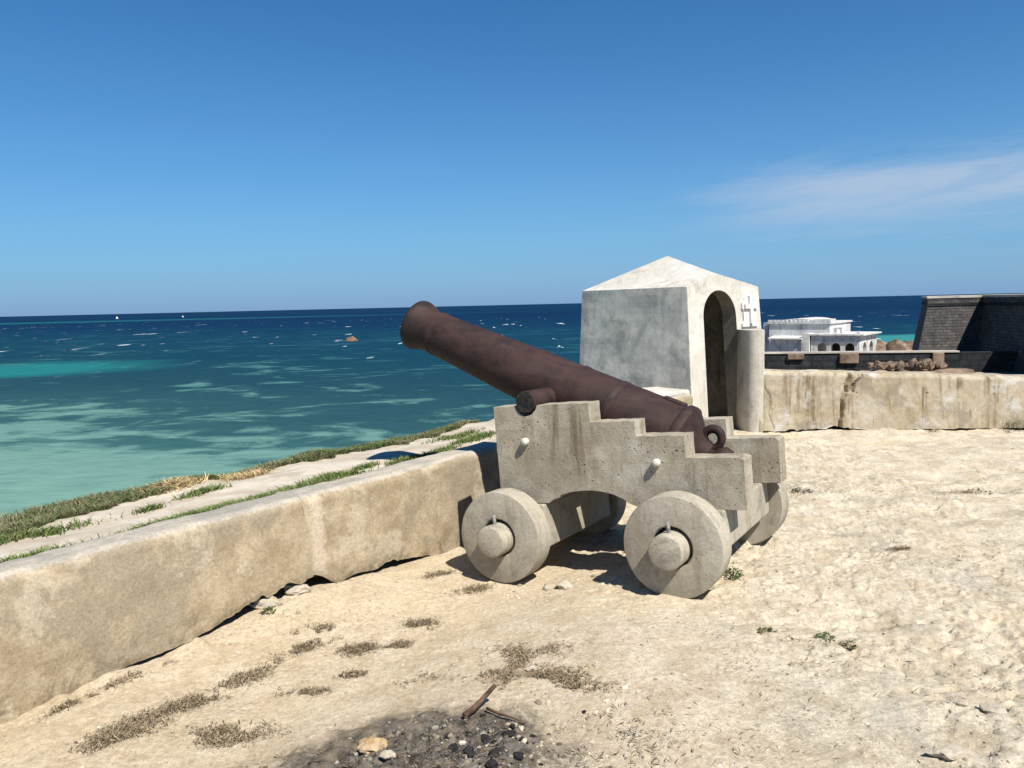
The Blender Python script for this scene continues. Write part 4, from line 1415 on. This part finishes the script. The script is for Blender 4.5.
# end face towards us (lit), flank coming forward on the right (in shade)
top_o = [(21.6, 40.0), (24.6, 40.25), (22.2, 29.0), (34, 27.0), (36, 52), (27.7, 52)]
cen = np.array([25.5, 40.6])


def batter(pts, d):
    out = []
    n = len(pts)
    for i in range(n):
        a, b, c = np.array(pts[i - 1]), np.array(pts[i]), np.array(pts[(i + 1) % n])
        n1 = np.array([(b - a)[1], -(b - a)[0]]) / np.linalg.norm(b - a)
        n2 = np.array([(c - b)[1], -(c - b)[0]]) / np.linalg.norm(c - b)
        A = np.stack([n1, n2])
        out.append(tuple(b + np.linalg.solve(A, np.array([d, d]))))
    return out


def wall_part(name, pts, zt_, zb_, rate, mat, parent, off):
    bot = batter(pts, rate * (zt_ - zb_))
    v, f = hexa(bot, pts, zb_, zt_)
    return child(name, v, f, mat, parent, off)


wall_part('battered_wall', top_o, 1.02, -2.0, 0.17, M_BLACK, bast, BOF)
wall_part('string_course', batter(top_o, 0.05), 1.14, 1.021, 0.0, M_BLACK2, bast, BOF)
wall_part('parapet', top_o, 1.42, 1.141, 0.03, M_BLACK, bast, BOF)
wall_part('coping', batter(top_o, 0.04), 1.53, 1.421, 0.0, M_CAP, bast, BOF)

low = obj('rampart_wall', None, loc=(16, 37, -2), label='long low blackened wall running from the chapel to the bastion', category='wall')
LOF = np.array([16, 37, -2.0])
la, lb = np.array([11.4, 37.6]), np.array([20.7, 35.6])
ld = (lb - la) / np.linalg.norm(lb - la)
ln_ = np.array([ld[1], -ld[0]])
LW = np.linalg.norm(lb - la)


def wl(a, o):
    q = la + ld * a + ln_ * o
    return (q[0], q[1])


def wl_box(a0, a1, o0, o1, z0, z1):
    return hexa([wl(a0, o1), wl(a1, o1), wl(a1, o0), wl(a0, o0)], [wl(a0, o1), wl(a1, o1), wl(a1, o0), wl(a0, o0)], z0, z1)


v, f = wl_box(0, LW + 2.9, -0.5, 0, -2.0, -1.07)
child('wall_face', v, f, M_BLACK2, low, LOF)
v, f = wl_box(-0.05, LW + 0.05, -0.55, 0.05, -1.068, -1.0)
child('coping', v, f, M_CAP, low, LOF)
for a0, a1, z0 in ((0.05, 0.55, -1.5), (2.0, 2.75, -1.35), (4.35, 5.2, -1.55), (8.4, 8.9, -1.55)):
    v, f = wl_box(a0, a1, 0.0, 0.16, z0, -1.072)
    bevel(child('pier', v, f, M_RUBBLE, low, LOF), 0.04)
GR = 'rubble stones in front of the low dark wall'
rk = [rock_mesh('rubble_stone', 200 + i, 0.19, 0.17, 0.16, M_RUBBLE, 2, 0.5) for i in range(4)]
rg = random.Random(3)
for i in range(40):
    x = rg.uniform(15.9, 18.9) if i < 30 else rg.uniform(11.4, 17.0)
    y = 34.0 - 0.2 * (x - 15) + rg.uniform(-0.4, 0.4)
    s_ = rg.uniform(0.75, 1.25)
    o = obj('rubble_stone', rk[i % 4], loc=(x, y, -1.50 + rg.uniform(0, 0.12) if i < 30 else -1.88), rotz=rg.uniform(0, 6), label='brown rubble stone of the heap in front of the low dark wall', category='stone', group=GR)
    o.scale = (s_, s_, s_ * rg.uniform(0.9, 1.3))
hm, hf = [], []
hs = np.linspace(15.2, 19.6, 24)
hv = [(x, 34.0 - 0.2 * (x - 15) + dyy, -2.0 + hh * (0.40 + 0.1 * float(fbm(x * 2, dyy, 0, 3, 9)))) for x in hs for dyy, hh in ((-1.2, 0), (-0.5, 0.9), (0, 1.0), (0.5, 0.9), (1.2, 0))]
obj('rubble_heap', mesh('rubble_heap', hv, gridfaces(24, 5), M_RUBBLE), kind='stuff', label='earth and small rubble under the brown stones', category='rubble')
# brown rocky bank behind the low wall, right of the chapel
rk2 = [rock_mesh('bank_rock', 220 + i, 0.95, 0.8, 1.0, M_RUBBLE, 2) for i in range(4)]
for i in range(22):
    a = i / 21
    x, y = 37.3 + a * 8.2 + rg.uniform(-.3, .3), 78.0 + rg.uniform(-1, 1)
    s_ = rg.uniform(0.8, 1.2)
    o = obj('bank_rock', rk2[i % 4], loc=(x, y, -5.5 + 1.2 * s_), rotz=rg.uniform(0, 6), label='brown boulder of the rocky bank between chapel and bastion', category='rock', group='boulders of the rocky bank')
    o.scale = (s_ * 1.7, s_, s_ * 1.25)

# ------------------------------------------------------------------ the chapel
CO = np.array([26.6, 80.0])
cr_ = np.array([0.77, -0.638])        # along the facade
cb_ = np.array([0.638, 0.77])         # to the back
chapel = obj('chapel', None, loc=(31, 79, -5.5), label='small whitewashed chapel with arched porch beyond the low wall', category='chapel')
COF = np.array([31, 79, -5.5])


def cp_(a, b, z):
    q = CO + cr_ * a + cb_ * b
    return (q[0], q[1], z)


def cbox(name, a0, a1, b0, b1, z0, z1, mat, parent=None):
    v = [cp_(a0, b0, z0), cp_(a1, b0, z0), cp_(a1, b1, z0), cp_(a0, b1, z0), cp_(a0, b0, z1), cp_(a1, b0, z1), cp_(a1, b1, z1), cp_(a0, b1, z1)]
    f = [(0, 3, 2, 1), (4, 5, 6, 7), (0, 1, 5, 4), (1, 2, 6, 5), (2, 3, 7, 6), (3, 0, 4, 7)]
    return child(name, v, f, mat, parent or chapel, COF)


cbox('nave_wall', 0.0, 6.1, 0.6, 7.5, -5.5, -1.02, M_CHAPEL)
corn = cbox('cornice', -0.12, 6.25, 0.45, 7.6, -1.019, -0.86, M_CHAPEL)
for i in range(15):
    a0 = -0.1 + i * 0.425
    cbox('merlon', a0, a0 + 0.27, 0.45, 0.75, -0.859, -0.60, M_CHAPEL, corn)
cbox('corner_block', 4.55, 6.2, 0.46, 2.2, -0.858, -0.55, M_CHAPEL, corn)
v, f = [], []
for i in range(13):
    a = math.pi * i / 12
    for b in (1.2, 7.0):
        v.append(cp_(2.7 - 1.9 * math.cos(a), b, -0.858 + 0.36 * math.sin(a)))
f = [(2 * i, 2 * i + 2, 2 * i + 3, 2 * i + 1) for i in range(12)] + [tuple(range(0, 26, 2)), tuple(range(25, 0, -2))]
child('vault', v, f, M_CHAPEL, chapel, COF)
cbox('shaded_side_block', -0.75, 0.15, 0.9, 3.0, -5.5, -0.9, M_CHAPELG)  # shaded left facet of the nave, its shade put into the grey colour
# lean-to in front of the nave
v = [cp_(0.5, -1.1, -2.40), cp_(3.9, -1.1, -2.40), cp_(3.9, 0.6, -2.22), cp_(0.5, 0.6, -2.22), cp_(0.5, -1.1, -2.52), cp_(3.9, -1.1, -2.52), cp_(3.9, 0.6, -2.34), cp_(0.5, 0.6, -2.34)]
f = [(0, 1, 2, 3), (7, 6, 5, 4), (0, 4, 5, 1), (1, 5, 6, 2), (2, 6, 7, 3), (3, 7, 4, 0)]
child('lean_to_roof', v, f, M_CHAPEL, chapel, COF)
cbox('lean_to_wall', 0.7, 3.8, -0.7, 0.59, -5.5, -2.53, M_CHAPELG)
cbox('stair_wall', 3.85, 4.6, -0.9, 0.58, -5.5, -1.9, M_CHAPEL)
# porch with arches
PZ = -1.98


def arch_wall(name, a0, a1, centres, rad, spring, zb_, zt_, place, mat, thick):
    """wall strip with arched openings, built as one outline from below"""
    pts = [(a0, zb_)]
    for c_ in centres:
        pts += [(c_ - rad, zb_)]
        pts += [(c_ + rad * math.cos(R(t_)), spring + rad * math.sin(R(t_))) for t_ in range(180, -1, -15)]
        pts += [(c_ + rad, zb_)]
    pts += [(a1, zb_), (a1, zt_), (a0, zt_)]
    n = len(pts)
    v = [place(a, 0, z) for a, z in pts] + [place(a, thick, z) for a, z in pts]
    f = [tuple(range(n)), tuple(range(2 * n - 1, n - 1, -1))] + [((i + 1) % n, i, n + i, n + (i + 1) % n) for i in range(n)]
    return child(name, v, f, mat, chapel, COF)


arch_wall('porch_wall', 4.7, 9.25, (5.75, 7.05, 8.35), 0.45, -3.30, -5.5, -2.72, lambda a, d, z: cp_(a, -0.6 + d, z), M_CHAPEL, 0.4)
arch_wall('porch_side', 0.0, 5.6, (1.35, 3.65), 0.62, -3.42, -5.5, -2.72, lambda a, d, z: cp_(9.252 - d, -0.2 + a + .002, z), M_CHAPEL, 0.4)
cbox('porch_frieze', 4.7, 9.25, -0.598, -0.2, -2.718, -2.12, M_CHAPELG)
cbox('porch_side_frieze', 8.85, 9.252, -0.198, 5.4, -2.718, -2.12, M_CHAPEL)
cbox('porch_roof', 4.55, 9.65, -0.85, 5.7, -2.118, PZ, M_CHAPEL)
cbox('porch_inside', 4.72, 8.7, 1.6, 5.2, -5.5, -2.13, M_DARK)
arch_wall('bellcote', 6.55, 7.35, (6.95,), 0.22, -1.72, PZ + .003, -1.38, lambda a, d, z: cp_(a, 0.3 + d, z), M_CHAPEL, 0.35)
cbox('finial', 8.75, 9.05, 0.1, 0.4, PZ + .003, -1.72, M_CHAPEL)

# ------------------------------------------------------------------ out at sea
obj('sea_boulder', rock_mesh('sea_boulder', 301, 2.3, 1.6, 1.3, M_ROCKSEA, 3), loc=(-52, 252, -8.7), label='brown boulder standing in the sea left of the cannon muzzle', category='rock')


def boat(x, y, L, rot, label):
    b = obj('sailing_boat', None, loc=(x, y, -9.0), rotz=rot, label=label, category='boat', group='white boats on the horizon')
    sec = []
    for t_ in np.linspace(0, 1, 9):
        wd_ = 0.16 * L * math.sin(math.pi * min(1, 0.12 + t_ * 0.88) ** 0.8)
        sec.append([(L * (t_ - 0.5), -wd_, 0.12 * L), (L * (t_ - 0.5), 0, -0.05 * L), (L * (t_ - 0.5), wd_, 0.12 * L)])
    v = [p for s_ in sec for p in s_]
    f = []
    for i in range(8):
        f += [(3 * i, 3 * i + 1, 3 * i + 4, 3 * i + 3), (3 * i + 1, 3 * i + 2, 3 * i + 5, 3 * i + 4), (3 * i + 2, 3 * i, 3 * i + 3, 3 * i + 5)]
    f += [(0, 2, 1), (24, 25, 26)]
    obj('hull', fixn(mesh('hull', v, f, M_BOAT)), b)
    sv_ = [(-0.30 * L, -0.02, 0.2 * L), (0.40 * L, -0.02, 0.22 * L), (0.05 * L, -0.02, 0.95 * L), (-0.30 * L, 0.02, 0.2 * L), (0.40 * L, 0.02, 0.22 * L), (0.05 * L, 0.02, 0.95 * L), (0.05 * L, 0.05 * L, 0.5 * L), (0.05 * L, 0.05 * L + 0.04, 0.5 * L)]
    sf = [(0, 1, 6), (1, 2, 6), (2, 0, 6), (4, 3, 7), (5, 4, 7), (3, 5, 7), (0, 3, 4, 1), (1, 4, 5, 2), (2, 5, 3, 0)]
    obj('sail', fixn(mesh('sail', sv_, sf, M_SAIL)), b)
    mv, mf = box(0.04 * L, 0.06 * L, -0.01 * L, 0.01 * L, 0, 1.0 * L)
    obj('mast', mesh('mast', mv, mf, M_STICK), b)
    return b


boat(-823, 1618, 6.5, 0.3, 'small white sailing boat near the horizon, the left one')
boat(-680, 1606, 5.5, -0.2, 'small white sailing boat near the horizon, the right one')
